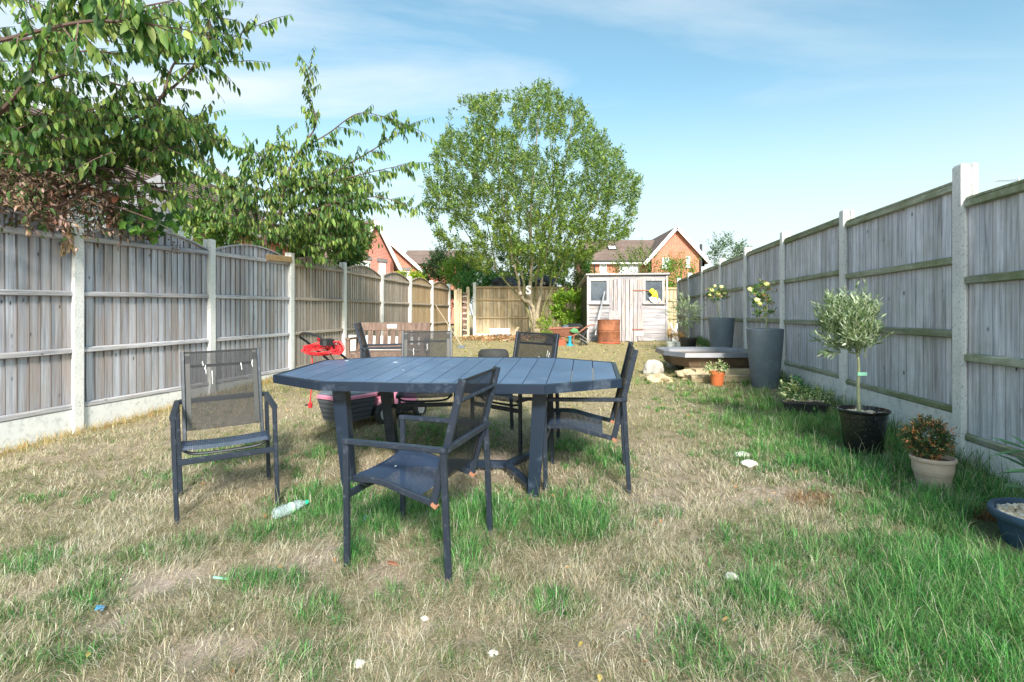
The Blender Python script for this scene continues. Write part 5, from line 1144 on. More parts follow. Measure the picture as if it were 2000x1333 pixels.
# ------------------------------------------------------------------ tyre, drum, wheelbarrow, far litter
c_ = (-.36, 10.35); m = MB(); m.lathe([(.19, .01), (.25, 0), (.285, .04), (.30, .10), (.30, .14), (.285, .20), (.25, .238), (.19, .23), (.165, .21), (.18, .12), (.165, .03), (.19, .01)], (c_[0], c_[1], G(*c_)-.01), 40)
tag(recenter(m.build('car_tyre', 'rubber', smooth=True)), 'black car tyre lying flat on the dry lawn behind the table', 'tyre')
c_ = Vector((PX(1189, 13.75), 13.75, G(2.5, 13.75))); T = thing('oil_drum', 'rusty orange cut down oil drum standing in front of the shed', 'drum', c_); r = .285
prof = [(r, .03), (r+.012, .045), (r, .06), (r, .28), (r+.01, .295), (r+.01, .305), (r, .32), (r, .33), (r+.01, .345), (r, .36), (r, .60), (r+.01, .61), (r-.004, .615), (r-.012, .60), (r-.012, .1), (.01, .1)]
m = MB(); m.lathe(prof, c_, 44); m.build('drum_shell', 'rust_drum', T, True)
MATS['red_hoop'] = plain('red_hoop', (.50, .11, .06), .6); m = MB(); m.lathe([(r+.002, .0), (r+.014, .01), (r+.014, .035), (r+.002, .045)], c_, 44); m.build('bottom_hoop', 'red_hoop', T, True)
for px0, px1, py, nm in ((1189, 1198, 607, 'new'), (1202, 1208, 607, 'b')):
    a_ = P(px0, py, c_.y-.05); b_ = P(px1, py, c_.y-.05); m = MB(); m.box(((a_.x+b_.x)/2, c_.y-.03, (a_.z+c_.z+.12)/2), (b_.x-a_.x, .02, a_.z-c_.z-.12), Matrix.Rotation(R(4), 3, 'Y')); tag(recenter(m.build('timber_board', 'shed_door_plank')), {'new': 'wide pale board standing up out of the rusty drum', 'b': 'narrow dark edged board standing up beside the wider one in the drum'}[nm], 'board')
YW = 13.5; T = thing('wheelbarrow', 'rusty wheelbarrow loaded with dark bags parked left of the shed', 'wheelbarrow', PG(1110, 678))
def pw(px, py, dy=0): return P(px, py, YW+dy)
m = MB(); top_ = [pw(1072, 643, -.3), pw(1131, 640, -.3), pw(1131, 638.5, .3), pw(1072, 641, .3)]; bt = [pw(1090, 657, -.18), pw(1120, 657, -.18), pw(1120, 656, .18), pw(1090, 656, .18)]
m.add(bt+top_, [(3, 2, 1, 0), (0, 1, 5, 4), (1, 2, 6, 5), (2, 3, 7, 6), (3, 0, 4, 7)]); m.build('tray', 'rust_pink', T)
m = MB(); tp = top_+[top_[0]]; m.tube(tp, .016, 6); m.build('tray_rim', 'rust_pink', T)
m = MB()
for dy in (-.26, .26): m.tube(smooth_path([pw(1082, 668, dy*.2), pw(1100, 660, dy*.6), pw(1122, 655, dy), pw(1136, 646, dy), pw(1150, 636.5, dy), pw(1161, 634.5, dy)], 4), .019, 7)
m.build('handles', 'rust_pink', T)
m = MB()
for dy in (-.24, .24): m.tube([pw(1122, 655, dy), pw(1119, 664, dy), pw(1121, 677, dy)], .016, 6); m.tube(smooth_path([pw(1096, 659, dy), pw(1101, 662, dy), pw(1106, 677, dy)], 3), .016, 6)
m.build('stand', 'rust_pink', T); m = MB(); q = pw(1079, 667); m.lathe([(.10, -.035), (.17, -.04), (.18, 0), (.17, .04), (.10, .035)], q, 24, rot=Matrix.Rotation(R(90), 3, 'X')); m.build('wheel', 'rubber', T, True)
m = MB(); m.blob(pw(1120, 640), (.26, .22, .12), 3, .35, .9); tag(recenter(m.build('rubble_bag', 'black_plastic', smooth=True)), 'dark slumped bag heaped in the rusty wheelbarrow', 'bag'); MATS['slate_bag'] = plain('slate_bag', (.13, .16, .19), .6)
bpy.data.objects[-1] if False else None
m = MB(); m.blob(pw(1106, 640, -.1), (.12, .14, .07), 7, .35, .9); tag(recenter(m.build('rubble_bag', 'slate_bag', smooth=True)), 'small slate grey bag at the front of the wheelbarrow tray', 'bag')
m = MB(); m.blob(pw(1122, 647, -.30), (.10, .03, .07), 9, .35, .9); tag(recenter(m.build('green_netting', 'mint_label', smooth=True)), 'scrap of green netting hanging over the side of the wheelbarrow', 'netting'); MATS['net_green'] = plain('net_green', (.10, .26, .12), .8); bpy.data.objects['green_netting'].data.materials[0] = MATS['net_green']
c_ = PG(1113, 676); T = thing('watering_pump', 'small cyan plastic stand under the wheelbarrow handles', 'plastic stand', c_); m = MB(); m.lathe([(.09, 0), (.09, .03), (.04, .06), (.035, .2), (.05, .22), (.03, .24)], c_, 16); m.build('stand_body', 'cyan_plastic', T, True)
T['category'] = 'stand'; T.name = 'plastic_stand'
c_ = PG(1096, 675); m = MB(); rbox(m, c_.x-.12, c_.x+.1, c_.y-.1, c_.y+.1, c_.z, c_.z+.14, .02, .02, .02); tag(recenter(m.build('plastic_crate', 'red_hoop')), 'low red plastic crate under the wheelbarrow tray', 'crate')
c_ = PG(1140, 675); T = thing('folded_frame', 'black folded metal frame leaning between wheelbarrow and shed', 'frame', c_)
for k in range(5): m = MB(); m.beam((c_.x-.12+.05*k, c_.y-.1, c_.z+.02), (c_.x+.12-.06*k, c_.y+.15, c_.z+.42-.05*k), .02, .03); m.build('bar', 'gutter_black', T)
for k in range(2): m = MB(); m.beam((c_.x-.12, c_.y-.12, c_.z+.28-.1*k), (c_.x+.14, c_.y-.02, c_.z+.10-.06*k), .014, .02); m.build('pale_bar', 'aluminium', T)
# far left: white trough, boards, broom
c_ = P(976, 655, 16.9); g_ = G(c_.x, 16.9); T = thing('window_box', 'white and grey upturned plastic window box on the litter by the far fence', 'window box', (c_.x, 16.9, g_))
m = MB(); rbox(m, c_.x-.33, c_.x+.33, 16.8, 17.0, g_+.12, g_+.30, .03, .02, .02); m.build('box_body', 'white_upvc', T); m = MB(); rbox(m, c_.x-.27, c_.x+.35, 16.85, 17.0, g_, g_+.12, 0, 0, .02); m.build('dark_tray', 'slate_bag', T)
for (p0, p1, Y0_, Y1_, lb_) in (((985, 673), (1013, 659), 14.6, 16.2, 'thin pale plank lying askew on the brown litter'), ((962, 664), (1018, 655), 15.6, 17, 'longer brown plank lying on the litter heap by the big tree'), ((1000, 660), (1012, 640), 16.6, 17.2, 'short stake leaning on the foot of the big tree')):
    a_, b_ = P(*p0, Y0_), P(*p1, Y1_); a_.z = G(a_.x, a_.y)+.04; b_.z = max(b_.z, G(b_.x, b_.y)+.03); m = MB(); m.beam(a_, b_, .09, .025); tag(recenter(m.build('plank', 'tan_board')), lb_, 'plank')
Nn = 1500; x = rng.normal(-.35, .55, Nn); y = rng.normal(16.2, .7, Nn); z = gz(x, y)+rng.uniform(.01, .09, Nn); d = rng.normal(0, 1, (Nn, 3))*[1, 1, .4]
V, Tt, k_ = leaf_arrays(np.stack([x, y, z], 1), d, rng.normal(0, .5, (Nn, 3))+[0, 0, 1], rng.uniform(.06, .14, Nn), rng.uniform(.03, .07, Nn), .4)
o = mesh_np('leaf_litter', V, Tt, 3, 'dry_leaf_mat', jitter_cols(Nn, [(.42, .25, .13), (.55, .36, .2), (.33, .18, .1)], 8)); tag(o, 'brown dry leaf and bark litter in front of the far fence', 'leaf litter', kind='stuff')
T = thing('broom', 'broom with a long pale handle propped on the far part of the left fence', 'broom', PG(901, 681)); pb = PG(901, 681)+Vector((0, 0, .07)); pt_ = P(851, 597, 17.3); m = MB(); m.tube([pb, pt_], .016, 7); m.build('handle', 'tan_board', T)
m = MB(); m.box(pb-Vector((0, 0, .03)), (.17, .06, .07)); m.build('brush_head', 'slate_bag', T)
# ------------------------------------------------------------------ right-hand side: pots, pond, stones
def at_base(px, py, r):
    """centre of a round pot whose near foot is seen at this place"""
    c = PG(px, py); d = Vector((c.x, c.y, 0)).normalized(); c = c+d*r; c.z = G(c.x, c.y); return c
def pot(name, label, cat, c, prof, mat, fill=None, fill_z=0, fill_r=0, sx=1, sy=1, rz=0, smooth=True, group=None, n=48):
    POTS.append((c[0], c[1], max(p_[0] for p_ in prof)*1.02))
    T = thing(name, label, cat, c, rz, group); m = MB(); m.lathe(prof, (0, 0, 0), n, sx, sy); m.build('pot_body', mat, T, smooth, local=True)
    if fill: m = MB(); m.lathe([(fill_r, 0), (fill_r*.5, .006), (.001, .008)], (0, 0, fill_z), 24, sx, sy); m.build('soil', fill, T, local=True)
    return T
def pebbles(T, n, r, z, s, mats=('cream_pebble', 'white_pebble'), sx=1, sy=1):
    ms = []
    for k in range(6):
        mb = MB(); mb.blob((0, 0, 0), (s, s*.8, s), k+2, .28, .62, 1); me_o = mb.build('pebble', mats[k % len(mats)], T, True, local=True); ms.append(me_o)
    pts_ = []; tries = 0
    while len(pts_) < n and tries < n*20:
        tries += 1; a = random.random()*6.283; q = r*math.sqrt(random.random()); p = (math.cos(a)*q*sx, math.sin(a)*q*sy)
        if all((p[0]-u[0])**2+(p[1]-u[1])**2 < 9e9 and (p[0]-u[0])**2+(p[1]-u[1])**2 > (s*1.15)**2 for u in pts_): pts_.append(p)
    for i, p in enumerate(pts_):
        o = ms[i] if i < 6 else ms[i % 6].copy()
        if i >= 6: COL.objects.link(o); o.parent = T
        o.location = (p[0], p[1], z+random.uniform(0, s*.5)); o.rotation_euler = (random.uniform(-.4, .4), random.uniform(-.4, .4), random.random()*6); o.scale = [random.uniform(.75, 1.25)]*3
    for o in ms[len(pts_):]: bpy.data.objects.remove(o)
# olive in glossy black pot
c_ = at_base(1686, 892, .13); H_ = .36
OP = pot('plant_pot', 'large glossy black plastic pot holding the olive tree by the right fence', 'pot', c_, [(.128, -.01), (.13, .01), (.145, .10), (.163, .25), (.165, .29), (.171, .295), (.173, H_-.03), (.185, H_-.022), (.19, H_-.008), (.186, H_), (.177, H_), (.171, H_-.03), (.16, H_-.05), (.01, H_-.05)], 'gloss_black_pot', 'soil', H_-.045, .16)
pebbles(OP, 120, .152, H_-.04, .012)
OT = thing('olive_tree', 'young silvery olive tree with a ball crown growing in the glossy black pot', 'tree', c_+Vector((0, 0, H_-.04)))
cc = P(1658, 640, c_.y); tk = P(1677, 712, c_.y)
m = MB(); m.tube(smooth_path([Vector((P(1679, 0, c_.y).x, c_.y, c_.z+H_-.06)), Vector((P(1676, 0, c_.y).x, c_.y, c_.z+.5)), tk, tk+Vector((-.02, 0, .12))], 4), [.014-.0004*i for i in range(13)], 8); m.build('trunk', 'cane', OT, True)
n = 250; s_, d_ = ellipsoid_pts(n, (cc.x+.01, c_.y, cc.z), (.215, .22, .225), .1); s_[:, 2] = np.maximum(s_[:, 2], tk.z+.0)
dd = nrm(s_-np.array(tk))*.8+np.array([0, 0, .55])+rng.normal(0, .2, s_.shape); dd[:, 2] = np.where(s_[:, 2] < cc.z-.12, dd[:, 2]*.3, dd[:, 2])
polv = [(.20, .29, .17), (.28, .37, .23), (.40, .48, .36), (.13, .21, .11), (.50, .56, .44)]
shoots('crown', 'leaf_mat', s_-nrm(dd)*.05, dd, rng.uniform(.12, .22, n), 15, .062, .0145, .62, polv, OT, twig=(.0028, 'cane'), small=False, droop=.1)
tops = [(P(1690, 700, c_.y), P(1690, 545, c_.y)), (P(1640, 690, c_.y), P(1620, 575, c_.y)), (P(1660, 690, c_.y), P(1652, 600, c_.y)), (P(1675, 690, c_.y), P(1705, 620, c_.y)), (P(1650, 680, c_.y), P(1590, 650, c_.y)), (P(1700, 680, c_.y), P(1722, 640, c_.y)), (P(1640, 690, c_.y), P(1604, 690, c_.y)), (P(1680, 690, c_.y), P(1684, 580, c_.y-.05))]
shoots('leading_shoots', 'leaf_mat', [tuple(a) for a, b in tops], [tuple(b-a) for a, b in tops], [(b-a).length for a, b in tops], 40, .060, .015, .55, polv, OT, twig=(.004, 'cane'), small=False, droop=.1)
m = MB(); q = P(1676, 731, c_.y-.016); m.box(q+Vector((.035, 0, 0)), (.085, .002, .028), Matrix.Rotation(R(8), 3, 'Z')); m.build('plant_label', 'mint_label', OT)
# box bush in aged terracotta
c_ = at_base(1822, 962, .08)
TP = pot('plant_pot', 'aged pinkish terracotta pot with ring mouldings beside the near right post', 'pot', c_, [(.082, -.01), (.084, .01), (.100, .07), (.108, .11), (.111, .113), (.110, .118), (.113, .121), (.115, .128), (.118, .19), (.127, .192), (.130, .20), (.127, .215), (.117, .217), (.110, .20), (.104, .19), (.01, .19)], 'aged_terracotta', 'soil', .193, .104)
bc = P(1812, 856, c_.y); BX = thing('box_bush', 'small round box bush with orange tinged leaf tips in the aged terracotta pot', 'bush', c_+Vector((0, 0, .19)))
n = 640; s_, d_ = ellipsoid_pts(n, (bc.x, c_.y, bc.z), (.112, .105, .105), .3); dd = d_+np.array([0, 0, .35])+rng.normal(0, .35, d_.shape); hi = rng.random(n) < .30
shoots('foliage', 'glossy_leaf_mat', s_[~hi], dd[~hi], rng.uniform(.03, .07, (~hi).sum()), 10, .017, .010, .8, [(.035, .08, .03), (.06, .12, .04), (.10, .17, .05)], BX, twig=(.0015, 'bark_dark'))
shoots('orange_tips', 'glossy_leaf_mat', s_[hi]+d_[hi]*.02, dd[hi], rng.uniform(.03, .06, hi.sum()), 9, .016, .009, .8, [(.55, .22, .09), (.62, .34, .18), (.14, .17, .05), (.42, .13, .05)], BX)
m = MB()
for k in range(14): e = Vector(s_[k*9]); b0 = c_+Vector((random.uniform(-.02, .02), random.uniform(-.02, .02), .19)); m.tube([b0, b0.lerp(e, .5)+Vector((0, 0, .01)), e], [.004, .003, .0015], 5)
m.build('stems', 'bark_dark', BX)
# big blue pot bottom right
c_ = Vector((2.80, 2.76, 0)); c_.z = CZ-1.33; rr_ = .285; H_ = .30
POTS.append((2.80, 2.76, .36)); BP = pot('plant_pot', 'wide dark blue plastic pot full of cream pebbles at the right edge', 'pot', c_, [(.165, -.02), (.17, .0), (.188, .09), (.191, .095), (.203, .17), (.207, .18), (.207, .185), (.219, .235), (.221, .25), (.243, .252), (.252, .262), (.255, .28), (.251, .296), (.241, H_), (.230, H_-.005), (.224, H_-.03), (.22, H_-.05), (.01, H_-.05)], 'blue_pot', 'soil', H_-.05, .22)
pebbles(BP, 230, .215, H_-.035, .017)
RH = thing('rhododendron', 'young shrub with long leathery green leaves growing from the blue pot', 'shrub', c_+Vector((0, 0, H_-.04)))
m = MB(); sp_ = [c_+Vector((-.05, 0, .24)), c_+Vector((-.08, 0, .40)), c_+Vector((-.11, .02, .62))]; m.tube(smooth_path(sp_, 3), .008, 6); m.build('stem', 'bark_dark', RH)
for (ax_, h_, nn_) in ((-.11, .64, 9), (-.09, .53, 8), (-.08, .43, 6)):
    p_ = np.tile(np.array(c_)+[ax_, .0, h_-.02], (nn_, 1)); an = np.linspace(0, 6.28, nn_, endpoint=False)+rng.uniform(-.3, .3, nn_)+h_*5
    dd = np.stack([np.cos(an), np.sin(an), rng.uniform(-.05, .55, nn_)], 1); V, Tt, k_ = leaf_arrays(p_, dd, np.tile([0, 0, 1.], (nn_, 1))+rng.normal(0, .15, (nn_, 3)), rng.uniform(.13, .19, nn_), rng.uniform(.035, .048, nn_), .18)
    for i in range(nn_): mesh_np('leaf', V[i*8:i*8+8], Tt[:24], 3, 'glossy_leaf_mat', jitter_cols(1, [(.07, .19, .10), (.10, .24, .12)], 8), RH, True)
# trough of variegated plants
c_ = at_base(1572, 814, .10); POTS.append((c_.x, c_.y, .15)); T = thing('plant_trough', 'small black rectangular trough of cream and green leaved plants in the long grass', 'planter', c_, R(-24))
m = MB(); rbox(m, -.21, .21, -.10, .10, 0, .13, .03, .02, .02); m.build('trough_body', 'black_plastic', T, local=True); m = MB(); rbox(m, -.225, .225, -.115, .115, .12, .14, 0, 0, .02); m.build('trough_rim', 'black_plastic', T, local=True)
m = MB(); m.box((0, 0, .142), (.40, .18, .006)); m.build('soil', 'soil', T, local=True); pebbles(T, 46, .17, .145, .013, sx=1, sy=.45)
vg = [(.62, .62, .36), (.52, .56, .30), (.12, .24, .08), (.20, .32, .12), (.70, .70, .48)]
def sprig(name, label, c, r, n, ll, lw, pal, cat='plant', nl=7, sl=(.05, .12), mat='leaf_mat', up=.8, small=False):
    T = thing(name, label, cat, (c[0], c[1], c[2])); s_, d_ = ellipsoid_pts(n, (c[0], c[1], c[2]+r[2]*.6), r, .2); s_[:, 2] = np.maximum(s_[:, 2], c[2])
    shoots('foliage', mat, s_, d_+np.array([0, 0, up]), rng.uniform(*sl, n), nl, ll, lw, .9, pal, T, small=small, droop=.15); return T
tm = Matrix.Translation(c_) @ Matrix.Rotation(R(-24), 4, 'Z')
q = tm @ Vector((-.11, .02, .14)); sprig('variegated_plant', 'taller cream edged plant at the left end of the black trough', q, (.12, .09, .10), 44, .038, .024, vg)
q = tm @ Vector((.10, 0, .14)); sprig('variegated_plant', 'lower cream rosette plant at the right end of the black trough', q, (.13, .09, .06), 44, .040, .024, vg)
q = tm @ Vector((-.04, .06, .16)); sprig('green_shoot', 'dark green upright shoot rising between the two trough plants', q, (.02, .02, .12), 9, .05, .03, [(.06, .18, .08), (.09, .24, .1)])
# tall slate planters
tall = [(r_*.93, z_) for r_, z_ in [(.165, -.02), (.17, .0), (.195, .14), (.218, .32), (.236, .50), (.248, .66), (.254, .77), (.257, .80), (.252, .806), (.240, .80), (.236, .76), (.01, .75)]]
c1 = at_base(1494, 760, .16)
pot('tall_planter', 'tall tapered slate blue planter nearest the camera, standing by a concrete post', 'planter', c1, tall, 'slate_pot', 'soil', .755, .23, group='tall slate planters')
c2 = Vector((PX(1409, 10.2), 10.2, 0)); c2.z = G(c2.x, 10.2)
pot('tall_planter', 'slate planter farther back, rising behind the pond liner', 'planter', c2, tall, 'slate_pot', 'soil', .755, .23, group='tall slate planters')
def rose(label, base, stem_pts, heads, flowers, n, Y):
    T = thing('rose', label, 'rose', base); m = MB(); m.tube(smooth_path(stem_pts, 4), .010, 6); m.build('stem', 'cane', T, True)
    S = []; 
    for (px, py, rx, rz, k) in heads:
        q = P(px, py, Y); s_, d_ = ellipsoid_pts(k, q, (rx/F*Y, rx/F*Y, rz/F*Y), .1); S.append((s_, d_))
    s_ = np.concatenate([a for a, b in S]); d_ = np.concatenate([b for a, b in S])
    shoots('foliage', 'leaf_mat', s_, d_+[0, 0, .3], rng.uniform(.05, .12, len(s_)), 7, .05, .028, .9, [(.07, .16, .05), (.10, .22, .06), (.16, .28, .06), (.34, .18, .08), (.22, .32, .10)], T, small=False)
    for (px, py, r) in flowers:
        q = P(px, py, Y-.1); 
        for j in range(2):
            p_ = np.tile(np.array(q), (9, 1))+rng.normal(0, .004, (9, 3)); an = np.arange(9)*.7+j; dd = np.stack([np.cos(an)*(1-.4*j), np.sin(an)*.6-.3, np.sin(an*1.0)*.9*(1-.4*j)], 1)
            V, Tt, k_ = leaf_arrays(p_, dd, np.tile([0, -1., .3], (9, 1)), np.full(9, r), np.full(9, r*.9), -.3); 
            if j == 0: V0, T0 = V, Tt
        V = np.concatenate([V0, V]); Tt = np.concatenate([T0, Tt+len(V0)]); mesh_np('flower', V, Tt, 3, 'leaf_mat', jitter_cols(18, [(.82, .80, .48), (.88, .86, .62), (.72, .66, .28)], 8, var=.06), T, True)
b1 = c1+Vector((.02, 0, .75)); rose('bushy climbing rose with pale yellow blooms in the nearest tall slate planter', b1, [b1, P(1497, 620, c1.y), P(1500, 575, c1.y)], [(1492, 572, 13, 12, 26), (1484, 592, 12, 9, 16), (1490, 610, 11, 9, 14), (1478, 566, 8, 7, 8)], [(1496, 557, .045), (1464, 567, .04), (1478, 588, .045), (1484, 594, .03)], 0, c1.y)
b2 = c2+Vector((-.03, 0, .75)); rose('standard rose with a round flowering head on a bare stem in the farther slate planter', b2, [b2, P(1403, 610, 10.2), P(1401, 590, 10.2)], [(1400, 573, 17, 12, 70)], [(1390, 568, .05), (1409, 562, .045), (1402, 575, .045), (1415, 574, .04), (1396, 560, .035), (1386, 577, .035), (1408, 580, .03)], 0, 10.2)
# rigid pond liner on stones
PL = thing('pond_liner', 'large rigid black brown pond liner with a wide grey rim resting on stone and timber', 'pond liner', (3.2, 8.6, G(3.2, 8.6)))
zr2 = CZ-.575
rim = [(2.60, 8.0), (3.72, 7.98), (3.98, 8.3), (3.98, 9.2), (3.7, 9.5), (2.72, 9.55), (2.50, 9.3), (2.42, 8.5)]
cen = Vector((sum(p[0] for p in rim)/8, sum(p[1] for p in rim)/8))
def ring_(k, z, dx=0): return [(cen.x+(p[0]-cen.x)*k+dx, cen.y+(p[1]-cen.y)*k, z) for p in rim]
m = MB(); rs = [ring_(1.0, zr2-.075), ring_(1.004, zr2-.07), ring_(.985, zr2-.005), ring_(.97, zr2), ring_(.90, zr2-.01), ring_(.86, zr2-.04), ring_(.85, zr2-.08)]
vs = [v for r_ in rs for v in r_]; m.add(vs, [(k*8+i, k*8+(i+1) % 8, k*8+8+(i+1) % 8, k*8+8+i) for k in range(len(rs)-1) for i in range(8)]); m.build('rim', 'pond_liner', PL)
m = MB(); zb2 = G(3.2, 8)+.17; rs = [ring_(.90, zr2-.09), ring_(.88, zr2-.09), ring_(.80, zb2), ring_(.1, zb2)]; vs = [v for r_ in rs for v in r_]; m.add(vs, [(k*8+i, k*8+(i+1) % 8, k*8+8+(i+1) % 8, k*8+8+i) for k in range(3) for i in range(8)])
rs = [ring_(.85, zr2-.08), ring_(.77, zb2+.03), ring_(.1, zb2+.03)]; vs = [v for r_ in rs for v in r_]; m.add(vs, [(k*8+i, k*8+8+i, k*8+8+(i+1) % 8, k*8+(i+1) % 8) for k in range(2) for i in range(8)]); m.build('basin', 'pond_brown', PL)
m = MB(); m.box((3.35, 8.15, G(3.3, 8)+.07), (1.25, .55, .17)); tag(recenter(m.build('sand_slab', 'yellow_stone')), 'rough sandy slab directly under the front of the pond liner', 'slab')
a_ = PG(1357, 752); b_ = PG(1466, 752); m = MB(); zz = G(3, 7.7)+.05; m.beam((a_.x, 7.72, zz), (3.5, 7.74, zz+.01), .14, .115); tag(recenter(m.build('timber_sleeper', 'sleeper')), 'short weathered timber sleeper lying in front of the pond liner', 'timber')
for k, (px, py, rx, rz_, lb_, mt) in enumerate([(1280, 733, .145, .14, 'blocky pale grey rock, larger and farther of the two by the pond liner', 'grey_stone'), (1292, 748, .17, .075, 'low flat yellowish rock in front of the blocky grey one', 'yellow_stone'), (1352, 742, .22, .10, 'sloping sandy stone under the left end of the pond liner', 'yellow_stone'), (1318, 722, .10, .07, 'small grey lump of stone in the grass left of the pond liner', 'grey_stone')]):
    c_ = PG(px, py); m = MB(); m.blob((c_.x, c_.y+.1, c_.z+rz_*.5), (rx, rx*.8, rz_), k*3+2, .35, 1, 3); tag(recenter(m.build('rock', mt, smooth=False)), lb_, 'rock')
# orange pot
c_ = PG(1405, 755); c_ = Vector((c_.x, c_.y+.08, 0)); c_.z = G(c_.x, c_.y)
pot('plant_pot', 'small bright orange plastic pot in front of the timber sleeper', 'pot', c_, [(.078, 0), (.08, .01), (.094, .145), (.103, .147), (.106, .19), (.10, .195), (.096, .18), (.01, .175)], 'terracotta', 'soil', .178, .09)
sprig('variegated_plant', 'compact cream and green plant growing in the small orange pot', (c_.x, c_.y, c_.z+.18), (.11, .10, .07), 42, .04, .024, vg)
# far right group
c_ = Vector((PX(1344, 11.3), 11.3, 0)); c_.z = G(c_.x, 11.3); pot('plant_pot', 'black bowl shaped pot of the farther olive tree near the shed', 'pot', c_, [(.12, 0), (.14, .02), (.17, .28), (.185, .30), (.185, .33), (.17, .33), (.16, .30), (.01, .29)], 'black_plastic', 'soil', .30, .16)
OT2 = thing('olive_tree', 'smaller wispy olive tree in the black bowl pot near the shed', 'tree', c_+Vector((0, 0, .3)))
m = MB(); m.tube(smooth_path([c_+Vector((0, 0, .28)), P(1344, 650, 11.3), P(1341, 620, 11.3)], 4), .012, 6); m.build('trunk', 'cane', OT2)
q = P(1338, 612, 11.3); s_, d_ = ellipsoid_pts(90, q, (.27, .25, .2), .15); shoots('crown', 'leaf_mat', s_, d_+[0, 0, .35], rng.uniform(.12, .26, 90), 13, .07, .016, .6, polv, OT2, twig=(.004, 'cane'))
for k, (px, py, r, lb_) in enumerate([(1311, 652, .10, 'round dry orange twig ball on the left, next to the shed corner'), (1327, 658, .115, 'round dry orange twig ball on the right, beside the black bowl pot')]):
    q = P(px, py, 11.9); T = thing('dried_plant', lb_, 'dried plant', (q.x, 11.9, G(q.x, 11.9))); s_, d_ = ellipsoid_pts(170, q, (r*.8, r*.8, r*.8), .1); shoots('dry_twigs', 'dry_leaf_mat', s_, d_, np.full(170, .05), 5, .03, .010, .6, [(.50, .28, .08), (.62, .38, .13), (.36, .19, .05)], T)
    g_ = G(q.x, 11.9); m = MB(); m.lathe([(.07, 0), (.10, .16), (.11, .165), (.11, .19), (.09, .19)], (q.x, 11.9, g_), 20); m.lathe([(.09, .18), (.012, max(.2, q.z-g_))], (q.x, 11.9, g_), 8) if False else None; m.build('pot_body', 'white_upvc', T, True)
    m = MB(); m.tube([(q.x, 11.9, g_+.1), (q.x, 11.9, q.z)], .012, 6); m.build('stem', 'bark_dark', T)
q = P(1316, 650, 12.6); T = thing('rabbit_ornament', 'white rabbit garden ornament with upright ears behind the orange twig balls', 'ornament', (q.x, 12.6, G(q.x, 12.6))); g_ = G(q.x, 12.6)
m = MB(); m.blob((q.x, 12.6, g_+.15), (.12, .14, .2), 1, .1, .8, 3); m.blob((q.x, 12.55, g_+.33), (.075, .085, .085), 2, .08, 1, 3); m.build('body', 'white_upvc', T, True)
for s in (-1, 1): m = MB(); e0 = Vector((q.x+s*.03, 12.56, g_+.38)); e1 = Vector((q.x+s*.07, 12.58, g_+.56)); m.tube(smooth_path([e0, e0.lerp(e1, .5)+Vector((s*.012, 0, 0)), e1], 3), [.014, .022, .026, .028, .024, .018, .005], 8); m.build('ear', 'white_upvc', T, True)
for k, (px, py, rx, lb_) in enumerate([(1449, 894, .065, 'flat pale mauve stone in the lawn, the farther of the pair'), (1464, 911, .062, 'flat whitish stone in the lawn, the nearer of the pair')]):
    c_ = PG(px, py); m = MB(); m.blob((c_.x, c_.y, c_.z+.018), (rx, rx*.8, .028), k+4, .2, 1, 2); tag(recenter(m.build('flat_stone', 'pale_stone', smooth=True)), lb_, 'stone')
for k, (px, py, r, lb_) in enumerate([(829, 1212, .016, 'small white pebble on the worn turf in front of the nearest chair'), (963, 1283, .02, 'small white pebble at the bottom edge of the lawn'), (1430, 1136, .035, 'pale green grey slate fragment half buried in the lawn'), (702, 1303, .022, 'grey pebble in the straw at the bottom of the lawn')]):
    c_ = PG(px, py); m = MB(); m.blob((c_.x, c_.y, c_.z+r*.5), (r, r*.8, r*.6), k+9, .2, 1, 2); tag(recenter(m.build('pebble', 'pale_stone', smooth=True)), lb_, 'pebble')
# drinks bottle lying in the grass
c0 = PG(533, 1022)+Vector((0, 0, .05)); c1_ = PG(588, 1006)+Vector((0, .02, .06)); dv = (c1_-c0).normalized(); L = .2
T = thing('plastic_bottle', 'crumpled clear plastic bottle with a green cap lying in the grass', 'bottle', PG(560, 1015)); rot = dv.to_track_quat('Z', 'Y').to_matrix()
prof = [(r_*.8, z_*.84) for r_, z_ in [(.001, .004), (.028, .0), (.040, .012)]+[(.041-.004*(k % 2), .025+.014*k) for k in range(11)]+[(.038, .185), (.028, .21), (.015, .228), (.013, .24)]]
m = MB(); m.lathe(prof, c0, 26, rot=rot); 
m.v = [tuple(Vector(v)+Vector((noise.noise(Vector(v)*22), noise.noise(Vector(v)*22+Vector((5, 0, 0))), noise.noise(Vector(v)*22+Vector((0, 5, 0)))))*.007) for v in m.v]; m.build('bottle_body', 'clear_plastic', T, True)
MATS['cap_green'] = plain('cap_green', (.02, .50, .30), .4); m = MB(); m.lathe([(.013, .198), (.0135, .216), (.011, .218)], c0, 20, rot=rot); m.build('cap', 'cap_green', T, True)
MATS['bottle_label'] = plain('bottle_label', (.45, .78, .50), .5); m = MB(); m.lathe([(.0335, .105), (.0335, .12)], c0, 26, rot=rot); m.build('label_band', 'bottle_label', T, True)
